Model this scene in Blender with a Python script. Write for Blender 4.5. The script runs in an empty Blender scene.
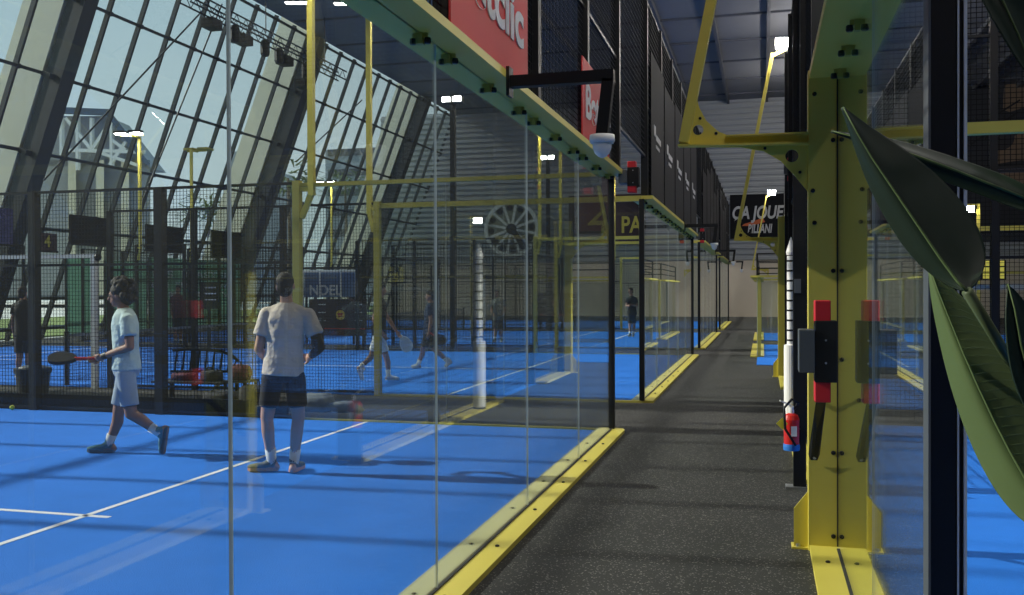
import bpy, bmesh, math, random
from mathutils import Vector, Matrix
random.seed(7)
SC = bpy.context.scene
COL = SC.collection
pi = math.pi

# ------------------------------------------------------------------ camera
F, YAW, PITCH, ROLL, H = 933.6, 0.2624, -0.0075, -0.0032, 1.634
_c, _s = math.cos(YAW), math.sin(YAW)
R0 = Vector((_c, _s, 0)); FW0 = Vector((-_s, _c, 0)); UP0 = Vector((0, 0, 1))
FW = FW0 * math.cos(PITCH) + UP0 * math.sin(PITCH)
UPp = UP0 * math.cos(PITCH) - FW0 * math.sin(PITCH)
RT = R0 * math.cos(ROLL) + UPp * math.sin(ROLL)
UP = UPp * math.cos(ROLL) - R0 * math.sin(ROLL)
EYE = Vector((0, 0, H))


def ray(u, v): return FW + RT * ((u - 512) / F) - UP * ((v - 297.5) / F)
def px(u, v, Z): return EYE + ray(u, v) * Z                       # at depth Z
def at_y(u, v, y): r = ray(u, v); return EYE + r * (y / r.y)       # on a plane across the walkway
def at_x(u, v, x): r = ray(u, v); return EYE + r * (x / r.x)       # on a plane along the walkway
def ground(u, v, z=0.0): r = ray(u, v); return EYE + r * ((z - H) / r.z)


cam = bpy.data.cameras.new('camera')
cam.sensor_width = 36; cam.lens = F / 1024 * 36; cam.clip_start = 0.05; cam.clip_end = 500
camo = bpy.data.objects.new('camera', cam); COL.objects.link(camo)
m = Matrix.Identity(4)
for i in range(3):
    m[i][0] = RT[i]; m[i][1] = UP[i]; m[i][2] = -FW[i]; m[i][3] = EYE[i]
camo.matrix_world = m
SC.camera = camo
SC.view_settings.view_transform = 'Standard'; SC.view_settings.look = 'None'
SC.view_settings.gamma = 1; SC.view_settings.use_curve_mapping = False
SC.view_settings.exposure = 0.12
cy = SC.cycles
cy.use_denoising = True
cy.max_bounces = 8; cy.diffuse_bounces = 3; cy.glossy_bounces = 4; cy.transmission_bounces = 4
cy.transparent_max_bounces = 64
cy.caustics_reflective = False; cy.caustics_refractive = False
cy.sample_clamp_indirect = 4


# ------------------------------------------------------------------ materials
def srgb(r, g, b):
    f = lambda c: (c / 255 / 12.92) if c / 255 <= 0.04045 else ((c / 255 + 0.055) / 1.055) ** 2.4
    return (f(r), f(g), f(b), 1)


def mat(name, col, rough=0.6, metal=0.0, var=0.12, scale=6.0, bump=0.0, bscale=None, spec=0.5, trans=0.0):
    M = bpy.data.materials.new(name); M.use_nodes = True
    nt = M.node_tree; N = nt.nodes; L = nt.links
    b = N['Principled BSDF']
    b.inputs['Roughness'].default_value = rough; b.inputs['Metallic'].default_value = metal
    b.inputs['Specular IOR Level'].default_value = spec
    tc = N.new('ShaderNodeTexCoord'); no = N.new('ShaderNodeTexNoise')
    no.inputs['Scale'].default_value = scale; no.inputs['Detail'].default_value = 4
    L.new(tc.outputs['Object'], no.inputs['Vector'])
    mx = N.new('ShaderNodeMix'); mx.data_type = 'RGBA'
    mx.inputs['A'].default_value = tuple(c * (1 - var) for c in col[:3]) + (1,)
    mx.inputs['B'].default_value = tuple(min(1, c * (1 + var)) for c in col[:3]) + (1,)
    L.new(no.outputs['Fac'], mx.inputs['Factor']); L.new(mx.outputs['Result'], b.inputs['Base Color'])
    if bump:
        n2 = N.new('ShaderNodeTexNoise'); n2.inputs['Scale'].default_value = bscale or scale * 8
        L.new(tc.outputs['Object'], n2.inputs['Vector'])
        bp = N.new('ShaderNodeBump'); bp.inputs['Strength'].default_value = bump; bp.inputs['Distance'].default_value = 0.03 if bscale and bscale < 15 else 0.01
        L.new(n2.outputs['Fac'], bp.inputs['Height']); L.new(bp.outputs['Normal'], b.inputs['Normal'])
    if trans:
        tr = N.new('ShaderNodeBsdfTranslucent'); L.new(mx.outputs['Result'], tr.inputs['Color'])
        ms = N.new('ShaderNodeMixShader'); ms.inputs[0].default_value = trans
        out = N['Material Output']
        L.new(b.outputs[0], ms.inputs[1]); L.new(tr.outputs[0], ms.inputs[2]); L.new(ms.outputs[0], out.inputs['Surface'])
    return M


def glow(name, col, strength):
    M = bpy.data.materials.new(name); M.use_nodes = True
    b = M.node_tree.nodes['Principled BSDF']
    b.inputs['Base Color'].default_value = col
    b.inputs['Emission Color'].default_value = col; b.inputs['Emission Strength'].default_value = strength
    return M


def glass(name, tint, f0=0.045, dirt=0.0):
    """clear sheet: lets light through, mirrors more at grazing angles (Schlick)"""
    M = bpy.data.materials.new(name); M.use_nodes = True
    nt = M.node_tree; N = nt.nodes; L = nt.links; N.clear()
    out = N.new('ShaderNodeOutputMaterial')
    ge = N.new('ShaderNodeNewGeometry')
    dot = N.new('ShaderNodeVectorMath'); dot.operation = 'DOT_PRODUCT'
    L.new(ge.outputs['Incoming'], dot.inputs[0]); L.new(ge.outputs['True Normal'], dot.inputs[1])
    def mth(op, a, b=None, v=None):
        n = N.new('ShaderNodeMath'); n.operation = op
        if hasattr(a, 'links') or not isinstance(a, (int, float)): L.new(a, n.inputs[0])
        else: n.inputs[0].default_value = a
        if b is not None:
            if isinstance(b, (int, float)): n.inputs[1].default_value = b
            else: L.new(b, n.inputs[1])
        return n.outputs[0]
    ab = mth('ABSOLUTE', dot.outputs['Value'])
    inv = mth('SUBTRACT', 1.0, ab)
    p5 = mth('POWER', inv, 5.0)
    fr = mth('ADD', mth('MULTIPLY', p5, 1 - f0), f0)
    tr = N.new('ShaderNodeBsdfTransparent'); tr.inputs['Color'].default_value = tint
    gl = N.new('ShaderNodeBsdfGlossy'); gl.inputs['Roughness'].default_value = 0.0
    gl.inputs['Color'].default_value = (0.93, 0.96, 0.95, 1)
    base = tr.outputs[0]
    if dirt:
        d1 = N.new('ShaderNodeBsdfDiffuse'); d1.inputs['Color'].default_value = (0.75, 0.8, 0.78, 1)
        d2 = N.new('ShaderNodeBsdfTranslucent'); d2.inputs['Color'].default_value = (0.75, 0.8, 0.78, 1)
        df = N.new('ShaderNodeMixShader'); L.new(d1.outputs[0], df.inputs[1]); L.new(d2.outputs[0], df.inputs[2])
        no = N.new('ShaderNodeTexNoise'); no.inputs['Scale'].default_value = 1.3; no.inputs['Detail'].default_value = 6
        tc = N.new('ShaderNodeTexCoord'); L.new(tc.outputs['Object'], no.inputs['Vector'])
        dm = N.new('ShaderNodeMixShader')
        L.new(mth('MULTIPLY', no.outputs['Fac'], dirt * 2), dm.inputs[0])
        L.new(tr.outputs[0], dm.inputs[1]); L.new(df.outputs[0], dm.inputs[2]); base = dm.outputs[0]
    mx = N.new('ShaderNodeMixShader')
    L.new(fr, mx.inputs[0]); L.new(base, mx.inputs[1]); L.new(gl.outputs[0], mx.inputs[2])
    L.new(mx.outputs[0], out.inputs['Surface'])
    return M


def speckled(name, base, fleck, amount, scale):
    M = mat(name, base, 0.75, var=0.15, scale=2.0, bump=0.6, bscale=160, spec=0.35)
    nt = M.node_tree; N = nt.nodes; L = nt.links
    b = N['Principled BSDF']; src = b.inputs['Base Color'].links[0].from_socket
    tc = N.new('ShaderNodeTexCoord'); vo = N.new('ShaderNodeTexVoronoi'); vo.inputs['Scale'].default_value = scale
    L.new(tc.outputs['Object'], vo.inputs['Vector'])
    sp = N.new('ShaderNodeSeparateColor'); L.new(vo.outputs['Color'], sp.inputs[0])
    g = N.new('ShaderNodeMath'); g.operation = 'GREATER_THAN'; g.inputs[1].default_value = 1 - amount
    L.new(sp.outputs[0], g.inputs[0])
    mx = N.new('ShaderNodeMix'); mx.data_type = 'RGBA'
    L.new(g.outputs[0], mx.inputs['Factor']); L.new(src, mx.inputs['A']); mx.inputs['B'].default_value = fleck
    L.new(mx.outputs['Result'], b.inputs['Base Color'])
    return M


MT = dict(
    turf=mat('blue_turf', srgb(42, 122, 226), 0.85, var=0.10, scale=3, bump=0.5, bscale=140, spec=0.2),
    rubber=speckled('black_rubber', srgb(50, 50, 49), srgb(120, 118, 112), 0.07, 120),
    line=mat('white_line', srgb(235, 238, 240), 0.8, var=0.05),
    yellow=mat('yellow_paint', srgb(216, 200, 88), 0.45, var=0.05, scale=3),
    yellow_dull=mat('yellow_paint_dull', srgb(176, 166, 76), 0.5, var=0.08, scale=3),
    black=mat('black_steel', srgb(20, 21, 23), 0.5, var=0.2, spec=.35),
    wire=mat('black_wire', srgb(20, 22, 24), 0.8, var=0.2, spec=.2),
    pale_steel=mat('pale_steel', srgb(168, 172, 150), 0.6, var=0.08, scale=4),
    gasket=mat('gasket', srgb(38, 38, 36), 0.8),
    bolt=mat('bolt', srgb(40, 40, 42), 0.35, 0.6),
    steel=mat('steel', srgb(190, 192, 195), 0.3, 0.9),
    alu=mat('aluminium', srgb(214, 216, 216), 0.4, 0.2),
    edge=mat('glass_edge', srgb(205, 216, 210), 0.35, var=0.05),
    glass=glass('court_glass', (0.935, 0.96, 0.95, 1), 0.035, 0.010),
    fglass=glass('facade_glass', (0.94, 0.965, 0.97, 1), 0.04),
    frame=mat('facade_frame', srgb(52, 56, 60), 0.5, 0.2),
    column=mat('facade_column', srgb(50, 54, 58), 0.6, var=0.15),
    fin=mat('concrete_fin', srgb(240, 232, 210), 0.85, var=0.06, scale=1.2),
    ceil=mat('ceiling_panel', srgb(118, 120, 126), 0.8, var=0.10, scale=0.5),
    beam=mat('ceiling_beam', srgb(84, 87, 96), 0.6, var=0.1),
    corr=mat('corrugated_sheet', srgb(160, 163, 166), 0.6, 0.0, var=0.06, scale=1),
    beige=mat('beige_wall', srgb(222, 208, 188), 0.85, var=0.05, scale=1),
    dark=mat('dark_wall', srgb(40, 42, 48), 0.8, var=0.15, scale=1),
    red=mat('red_banner', srgb(196, 40, 44), 0.6, var=0.08, scale=2),
    redfoam=mat('red_foam', srgb(206, 32, 44), 0.6, var=0.06),
    whitetext=mat('white_print', srgb(236, 236, 236), 0.7, var=0.03, trans=.3),
    greytext=mat('grey_print', srgb(190, 190, 190), 0.7, var=0.03),
    yellowtext=mat('yellow_print', srgb(176, 166, 70), 0.7, var=0.03),
    blackcloth=mat('black_banner', srgb(27, 27, 31), 0.85, var=0.2, scale=3, spec=.2),
    maroon=mat('dark_maroon_board', srgb(52, 34, 40), 0.7, var=0.1),
    orange=mat('orange_print', srgb(196, 96, 50), 0.7),
    white=mat('white_plastic', srgb(232, 232, 228), 0.45, var=0.04),
    grey=mat('grey_box', srgb(80, 84, 88), 0.5, var=0.08),
    skin=mat('skin', srgb(196, 150, 126), 0.6, var=0.08, scale=9),
    skin_dark=mat('tan_skin', srgb(150, 108, 90), 0.6, var=0.08, scale=9),
    hair=mat('dark_hair', srgb(34, 27, 24), 0.75, var=0.4, scale=40, bump=0.8, bscale=60),
    shirt_beige=mat('stone_shirt', srgb(214, 202, 188), 0.85, var=0.06, scale=8, bump=1.0, bscale=11),
    shirt_mint=mat('pale_mint_shirt', srgb(186, 208, 208), 0.85, var=0.05, scale=8, bump=1.0, bscale=11),
    shorts_black=mat('black_shorts', srgb(24, 25, 30), 0.85, var=0.2, scale=8, bump=0.3, bscale=14),
    shorts_grey=mat('pale_grey_shorts', srgb(156, 172, 186), 0.85, var=0.06, scale=8, bump=0.3, bscale=14),
    sock=mat('white_sock', srgb(226, 228, 226), 0.9, var=0.04, scale=30),
    shoe_grey=mat('grey_shoe', srgb(92, 100, 92), 0.7, var=0.3, scale=20),
    shoe_teal=mat('teal_shoe', srgb(52, 112, 124), 0.7, var=0.25, scale=20),
    sole_orange=mat('orange_sole', srgb(226, 150, 110), 0.7),
    sole_dark=mat('dark_sole', srgb(40, 60, 66), 0.7),
    sole_white=mat('pale_sole', srgb(210, 210, 205), 0.7),
    navy=mat('navy_shirt', srgb(40, 54, 80), 0.85, var=0.1),
    eye=mat('eye', srgb(30, 24, 22), 0.2),
    racket=mat('racket_black', srgb(26, 28, 34), 0.8, var=0.2, spec=.2),
    grip=mat('racket_red', srgb(190, 44, 52), 0.5),
    leaf=mat('leaf_dark', srgb(34, 48, 36), 0.5, var=0.2, scale=14, trans=0.12, spec=.25),
    leaf_lit=mat('leaf_lit', srgb(106, 124, 78), 0.5, var=0.12, scale=14, trans=0.3, spec=.25),  # lighter copy of the leaf green, sunlight put into its colour
    vein=mat('leaf_rib', srgb(118, 128, 96), 0.5),
    stem=mat('stem', srgb(72, 84, 50), 0.6),
    pot=mat('pot', srgb(70, 66, 62), 0.7),
    soil=mat('soil', srgb(46, 36, 28), 0.95, bump=1),
    extred=mat('extinguisher_red', srgb(206, 40, 34), 0.3, var=0.05),
    bluecap=mat('blue_cap', srgb(46, 120, 206), 0.5),
    tag=mat('yellow_tag', srgb(226, 210, 60), 0.6),
    green=mat('green_windbreak', srgb(132, 162, 150), 0.9, var=0.08, scale=4, trans=0.75),
    grass=mat('grass_ground', srgb(122, 140, 74), 0.95, var=0.25, scale=0.6),
    paving=mat('paving', srgb(214, 212, 204), 0.9, var=0.1, scale=0.4),
    shed=mat('shed_wall', srgb(150, 152, 152), 0.85, var=0.15, scale=0.4),
    shedroof=mat('shed_roof', srgb(74, 80, 88), 0.7),
    shedwhite=mat('white_truss', srgb(214, 214, 210), 0.6),
    shedcol=mat('pale_column', srgb(206, 198, 172), 0.8),
    tower=mat('tower', srgb(148, 158, 166), 0.9, var=0.1, scale=0.2),
    foliage=mat('foliage', srgb(86, 104, 66), 0.9, var=0.4, scale=3),
    bark=mat('bark', srgb(90, 78, 64), 0.9),
    bag=mat('bag_dark', srgb(42, 44, 52), 0.8, var=0.3, scale=8, bump=0.5),
    bagred=mat('bag_red', srgb(100, 46, 56), 0.8, var=0.15),
    bagclear=mat('grey_plastic', srgb(120, 126, 134), 0.35, var=0.4, scale=12, bump=1.0, bscale=20),
    bin=mat('bin', srgb(30, 32, 34), 0.5),
    ball=mat('padel_ball', srgb(200, 206, 70), 0.9),
    purple=mat('purple_board', srgb(60, 60, 96), 0.7),
    tan=mat('tan_mural', srgb(124, 104, 84), 0.85, var=0.1, scale=0.6),
    disc=mat('mural_disc', srgb(52, 50, 52), 0.85, var=0.1),
    logo=mat('logo_yellow', srgb(220, 176, 50), 0.7),
    cream=mat('cream_wheel', srgb(128, 130, 114), 0.7, var=0.06, scale=2),
    net=mat('net_cord', srgb(30, 32, 36), 0.8),
    lamp=glow('lamp_face', (1.0, 0.97, 0.9, 1), 90),
    lamp_soft=glow('lamp_soft', (1.0, 0.98, 0.94, 1), 14),
    exit=glow('lit_sign', (0.9, 0.8, 0.12, 1), 0.22),
)


# ------------------------------------------------------------------ mesh builder
class MB:
    def __init__(s): s.b = bmesh.new()

    def hexa(s, P):
        v = [s.b.verts.new(p) for p in P]
        for f in ((3, 2, 1, 0), (4, 5, 6, 7), (0, 1, 5, 4), (1, 2, 6, 5), (2, 3, 7, 6), (3, 0, 4, 7)):
            s.b.faces.new([v[i] for i in f])
        return s

    def box(s, x0, x1, y0, y1, z0, z1):
        return s.hexa([(x0, y0, z0), (x1, y0, z0), (x1, y1, z0), (x0, y1, z0), (x0, y0, z1), (x1, y0, z1), (x1, y1, z1), (x0, y1, z1)])

    def bar(s, p, q, w, h, up=(0, 0, 1)):
        """box beam from p to q; w across, h along 'up'"""
        p = Vector(p); q = Vector(q); d = (q - p).normalized(); up = Vector(up)
        r = d.cross(up)
        if r.length < 1e-4: r = d.cross(Vector((1, 0, 0)))
        r.normalize(); u = r.cross(d).normalized()
        r *= w / 2; u *= h / 2
        return s.hexa([p - r - u, p + r - u, q + r - u, q - r - u, p - r + u, p + r + u, q + r + u, q - r + u])

    def tube(s, pts, r, n=8, cap=True):
        pts = [Vector(p) for p in pts]
        rs = r if isinstance(r, (list, tuple)) else [r] * len(pts)
        rings = []; prev = None
        for i, p in enumerate(pts):
            d = (pts[min(i + 1, len(pts) - 1)] - pts[max(i - 1, 0)]).normalized()
            if prev is None:
                a = Vector((0, 0, 1)) if abs(d.z) < .9 else Vector((1, 0, 0))
                prev = d.cross(a).normalized()
            prev = (prev - d * prev.dot(d)).normalized()
            o = d.cross(prev)
            rings.append([s.b.verts.new(p + (prev * math.cos(2 * pi * k / n) + o * math.sin(2 * pi * k / n)) * rs[i]) for k in range(n)])
        for a, b in zip(rings, rings[1:]):
            for k in range(n): s.b.faces.new((a[k], a[(k + 1) % n], b[(k + 1) % n], b[k]))
        if cap:
            s.b.faces.new(list(reversed(rings[0]))); s.b.faces.new(rings[-1])
        return s

    def lathe(s, prof, c=(0, 0, 0), n=20, axis='z'):
        c = Vector(c); rings = []
        for r, z in prof:
            ring = []
            for k in range(n):
                a = 2 * pi * k / n
                v = Vector((r * math.cos(a), r * math.sin(a), z))
                if axis == 'y': v = Vector((v.x, v.z, v.y))
                if axis == 'x': v = Vector((v.z, v.y, v.x))
                ring.append(s.b.verts.new(c + v))
            rings.append(ring)
        for a, b in zip(rings, rings[1:]):
            for k in range(n): s.b.faces.new((a[k], a[(k + 1) % n], b[(k + 1) % n], b[k]))
        s.b.faces.new(list(reversed(rings[0]))); s.b.faces.new(rings[-1])
        return s

    def prism(s, poly, off):
        """extrude a planar polygon (list of points) by vector off"""
        off = Vector(off); a = [s.b.verts.new(Vector(p)) for p in poly]; b = [s.b.verts.new(Vector(p) + off) for p in poly]
        n = len(a)
        s.b.faces.new(list(reversed(a))); s.b.faces.new(b)
        for k in range(n): s.b.faces.new((a[k], a[(k + 1) % n], b[(k + 1) % n], b[k]))
        return s

    def ball(s, c, r, rot=None, seg=14, rings=9):
        if not isinstance(r, (list, tuple, Vector)): r = (r, r, r)
        M = Matrix.Translation(Vector(c)) @ ((rot.to_4x4()) if rot else Matrix.Identity(4)) @ Matrix.Diagonal((r[0], r[1], r[2], 1))
        bmesh.ops.create_uvsphere(s.b, u_segments=seg, v_segments=rings, radius=1, matrix=M); return s

    def cone(s, p, q, r0, r1, n=14):
        """round-ended tapered limb"""
        p = Vector(p); q = Vector(q); s.tube([p, q], [r0, r1], n); s.ball(p, r0, seg=n, rings=8); s.ball(q, r1, seg=n, rings=8); return s

    def build(s, name, mt, parent=None, smooth=False, bevel=0):
        bmesh.ops.recalc_face_normals(s.b, faces=s.b.faces)
        me = bpy.data.meshes.new(name); s.b.to_mesh(me); s.b.free()
        for x in (mt if isinstance(mt, list) else [mt]): me.materials.append(x)
        if smooth:
            for p in me.polygons: p.use_smooth = True
        o = bpy.data.objects.new(name, me); COL.objects.link(o)
        if bevel:
            bv = o.modifiers.new('bevel', 'BEVEL'); bv.width = bevel; bv.segments = 2; bv.limit_method = 'ANGLE'
        if parent is not None: adopt(o, parent)
        return o


def adopt(o, parent):
    o.parent = parent
    if parent.type == 'EMPTY' or True:
        o.matrix_parent_inverse = WORLD[parent.name].inverted() if parent.name in WORLD else Matrix.Identity(4)


WORLD = {}


def thing(name, label, cat, loc, group=None, kind=None):
    o = bpy.data.objects.new(name, None); COL.objects.link(o); o.location = Vector(loc)
    o.empty_display_size = 0.2
    WORLD[o.name] = Matrix.Translation(Vector(loc))
    tag(o, label, cat, group, kind); return o


def tag(o, label=None, cat=None, group=None, kind=None):
    if label: o['label'] = label
    if cat: o['category'] = cat
    if group: o['group'] = group
    if kind: o['kind'] = kind
    return o


def copy_tree(o, parent=None):
    c = o.copy(); COL.objects.link(c)
    if parent is not None: c.parent = parent; c.matrix_parent_inverse = o.matrix_parent_inverse.copy()
    for ch in list(o.children): copy_tree(ch, c)
    return c


def text(name, body, mt, parent, origin, xdir, ydir, size, width=None, depth=0.01, bold=0.0, shear=0.0, align='LEFT'):
    cu = bpy.data.curves.new(name, 'FONT'); cu.body = body; cu.size = size; cu.extrude = depth / 2; cu.offset = bold
    cu.shear = shear; cu.align_x = align
    tmp = bpy.data.objects.new('tmp', cu); COL.objects.link(tmp)
    dg = bpy.context.evaluated_depsgraph_get()
    me = bpy.data.meshes.new_from_object(tmp.evaluated_get(dg))
    bpy.data.objects.remove(tmp)
    me.name = name
    if width:
        xs = [v.co.x for v in me.vertices]; k = width / (max(xs) - min(xs))
        for v in me.vertices: v.co.x *= k
    xd = Vector(xdir).normalized(); yd = Vector(ydir).normalized(); zd = xd.cross(yd)
    M = Matrix((xd, yd, zd)).transposed().to_4x4(); M.translation = Vector(origin)
    me.transform(M); me.materials.clear(); me.materials.append(mt)
    o = bpy.data.objects.new(name, me); COL.objects.link(o)
    if parent is not None: adopt(o, parent)
    return o


# ------------------------------------------------------------------ the hall
A = 1.69            # left glass plane at x = -A
B = 0.452            # right glass plane at x = B
DEND = 58.0
CZ = 13.1
COURTS = [(0.72, 10.72), (13.54, 23.54), (26.1, 36.1), (38.7, 48.7)]
def fx(z): return -24.5 + 0.383 * z      # facade plane

def S(name, mb, mt, label, cat, **k):
    o = mb.build(name, mt, **k); return tag(o, label, cat, None, 'structure')


S('floor', MB().box(-24.6, 22, -8, DEND, -0.3, 0), MT['rubber'], 'black speckled rubber floor of the walkway and the gaps between the courts', 'floor')
S('wall_front', MB().box(-24.6, 22, -8.3, -8.0, 0, CZ), MT['dark'], 'dark wall behind the viewer', 'wall')
S('wall_right', MB().box(22, 22.3, -8, DEND, 0, CZ), MT['dark'], 'dark side wall of the hall opposite the glass facade', 'wall')
# end wall: pale plaster below, ribbed steel sheet above
wb = thing('wall_back', 'end wall of the hall, pale plaster below grey ribbed sheet', 'wall', (0, DEND, 0), None, 'structure')
MB().box(-24.6, 22, DEND, DEND + 0.3, 0, 3.4).build('plaster', MT['beige'], wb)
b = MB()
z = 3.4
while z < CZ:
    b.prism([(-24.6, DEND + .05, z), (-24.6, DEND - .06, z + .05), (-24.6, DEND - .06, z + .20), (-24.6, DEND + .05, z + .25), (-24.6, DEND + .05, z + .34), (-24.6, DEND + .3, z + .34), (-24.6, DEND + .3, z)], (46.6, 0, 0)); z += .34
b.build('ribbed_sheet', MT['corr'], wb)
S('ceiling', MB().box(fx(CZ) + .1, 22, -8, DEND + .3, CZ, CZ + .3), MT['ceil'], 'dark blue grey panelled ceiling of the hall', 'ceiling')
n = 1
for i in range(-3, 9):
    x = -2.0 + 2.25 * i
    S('trim_%d' % n, MB().bar((x, -8, CZ - .12), (x, DEND, CZ - .12), .14, .24), MT['beam'], 'dark ceiling beam running along the hall', 'ceiling beam').__setitem__('group', 'ceiling beams along the hall'); n += 1
for i in range(14):
    y = 4 + 4.0 * i
    S('trim_%d' % n, MB().bar((fx(CZ) + .3, y, CZ - .04), (22, y, CZ - .04), .10, .08), MT['beam'], 'thin dark ceiling rib running across the hall', 'ceiling rib').__setitem__('group', 'ceiling ribs across the hall'); n += 1

# facade: leaning glass wall in bays between heavy columns
COLS = [-3.2, 11.5, 24.3, 38.1, 51.9]
ends = [-8] + COLS + [DEND]
ZT = [0.4, 1.45, 3.75, 6.05, 8.35, 10.65, 12.95]
NV = Vector((1, 0, -0.383)).normalized()       # inward normal of the facade
def fp(z, d, o=0.0): return Vector((fx(z), d, z)) + NV * o
WHERE = ['nearest', 'second', 'third', 'fourth', 'fifth', 'sixth']
for i in range(6):
    a, c = ends[i], ends[i + 1]
    w = thing('window_%d' % (i + 1), 'leaning glass facade bay, %s along the hall' % WHERE[i], 'window', fp(0, (a + c) / 2), None, 'structure')
    k = max(2, round((c - a) / 1.5))
    f = MB()
    for j in range(k + 1):
        d = a + (c - a) * j / k
        f.bar(fp(0, d), fp(CZ, d), .085, .16, NV)
        for z in ZT[1:]: f.bar(fp(z - .07, d, .10), fp(z + .07, d, .10), .12, .08, NV)
    for z in ZT: f.bar(fp(z, a, .05), fp(z, c, .05), .10, .12, NV)
    f.build('frame', MT['frame'], w)
    g = MB(); p = [fp(0, a), fp(0, c), fp(CZ, c), fp(CZ, a)]
    g.hexa([q for q in p] + [q - NV * .02 for q in p]); g.build('glass', MT['fglass'], w)
for i, d in enumerate(COLS):
    t = thing('column', 'heavy dark leaning column of the glass facade, %s along the hall' % WHERE[i], 'column', fp(0, d), 'facade columns', 'structure')
    MB().bar(fp(0, d, .34), fp(CZ, d, .34), .55, .60, NV).build('shaft', MT['column'], t)
    q = MB()
    for z in ZT[2:]: q.bar(fp(z, d - .5, .25), fp(z, d + .5, .25), .16, .3, NV)
    q.build('bracket', MT['frame'], t)
    MB().bar(fp(-.3, d, -.80), fp(CZ + 1, d, -.80), .6, 1.45, NV).build('outer_fin', MT['fin'], t)
# tension rods
for i, (p, q) in enumerate([(at_x(44, 180, -20.9), at_x(205, 8, -19.6)), (at_x(143, 200, -21.2), at_x(222, 4, -19.4)), (at_x(300, 158, -21.0), at_x(362, 100, -19.9))]):
    o = MB().tube([p, q], .03, 6).build('tension_rod', MT['frame'])
    tag(o, ['thin dark tension rod rising diagonally across the third facade bay', 'thin dark rod hanging steeply inside the third facade bay', 'thin dark tension rod crossing the fourth facade bay'][i], 'rod', 'facade tension rods', 'structure')

# outside
S('ground', MB().box(-160, -24.7, -60, 160, -0.6, -0.1), MT['paving'], 'pale ground outside the glass facade', 'ground')
o = MB().box(-46, -26.5, 8, 100, -.1, -.04).build('lawn', MT['grass']); tag(o, 'strip of yellow green grass outside behind the facade', 'grass', None, 'stuff')

# gabled shed with open truss front, seen through the facade
def O(u, v, Z): return px(u, v, Z)
t = thing('station_building', 'long building with dark gabled roof and white open trusses outside the facade', 'building', (-62, 78, -.1))
Z0 = 100
p0 = O(2, 250, Z0); 
def BP(u, v, dz=0): return px(u, v, Z0 + dz)
MB().hexa([BP(-40, 300, 3), BP(150, 300, 3), BP(150, 300, 30), BP(-40, 300, 30), BP(-40, 160, 3), BP(150, 160, 3), BP(150, 160, 30), BP(-40, 160, 30)]).build('wall', MT['shed'], t)
MB().prism([BP(62, 116, 3), BP(107, 116, 3), BP(146, 166, 3), BP(62, 166, 3)], FW0 * 6).build('gable_wall', MT['shed'], t)
MB().prism([BP(-40, 114, 3), BP(60, 114, 3), BP(60, 166, 3), BP(-40, 166, 3)], FW0 * 6).build('gable_wall', MT['shed'], t)
r_ = MB()
r_.hexa([BP(-60, 112, 0), BP(66, 112, 0), BP(66, 112, 40), BP(-60, 112, 40), BP(-60, 106, 0), BP(66, 106, 0), BP(66, 106, 40), BP(-60, 106, 40)])
r_.hexa([BP(62, 114, 0), BP(108, 116, 0), BP(108, 116, 40), BP(62, 114, 40), BP(62, 107, 0), BP(109, 109, 0), BP(109, 109, 40), BP(62, 107, 40)])
r_.hexa([BP(107, 116, 0), BP(146, 166, 0), BP(146, 166, 40), BP(107, 116, 40), BP(109, 109, 0), BP(150, 164, 0), BP(150, 164, 40), BP(109, 109, 40)])
r_.build('roof', MT['shedroof'], t)
for (a, c) in (((62, 118), (62, 165)), ((66, 118), (92, 150)), ((92, 118), (92, 150)), ((92, 150), (112, 120)), ((112, 120), (112, 168)), ((92, 150), (140, 166)), ((60, 150), (145, 152)), ((78, 116), (78, 170)), ((112, 140), (126, 150)), ((0, 120), (30, 165)), ((30, 120), (2, 165)), ((126, 142), (110, 165))):
    MB().bar(BP(a[0], a[1], .5), BP(c[0], c[1], .5), .35, .35).build('truss_member', MT['shedwhite'], t)
for u in (72, 100, 125):
    MB().hexa([BP(u - 4, 300, 1), BP(u + 4, 300, 1), BP(u + 4, 300, 2.6), BP(u - 4, 300, 2.6), BP(u - 4, 160, 1), BP(u + 4, 160, 1), BP(u + 4, 160, 2.6), BP(u - 4, 160, 2.6)]).build('pillar', MT['shedcol'], t)
for i, (u, v, w_, Z) in enumerate([(236, 152, 16, 150), (254, 168, 14, 150), (356, 150, 60, 150), (440, 168, 20, 150)]):
    t = thing('tower_block', ['grey tower block far outside behind the palm tree', 'lower grey block beside the far tower outside', 'wide pale block far outside beyond the fourth facade bay', 'small pale block far outside near the end of the facade'][i], 'building', px(u, 300, Z), 'far buildings outside')
    a, c = px(u - w_ / 2, 300, Z), px(u + w_ / 2, v, Z)
    MB().box(min(a.x, c.x), max(a.x, c.x) , a.y, a.y + 12, -.5, c.z).build('wall', MT['tower'], t)
    zz = 4
    while zz < c.z - 1: MB().box(min(a.x, c.x) + .5, max(a.x, c.x) - .5, a.y - .15, a.y + .2, zz, zz + 1.1).build('window_band', MT['shedroof'], t); zz += 3.2
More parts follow.
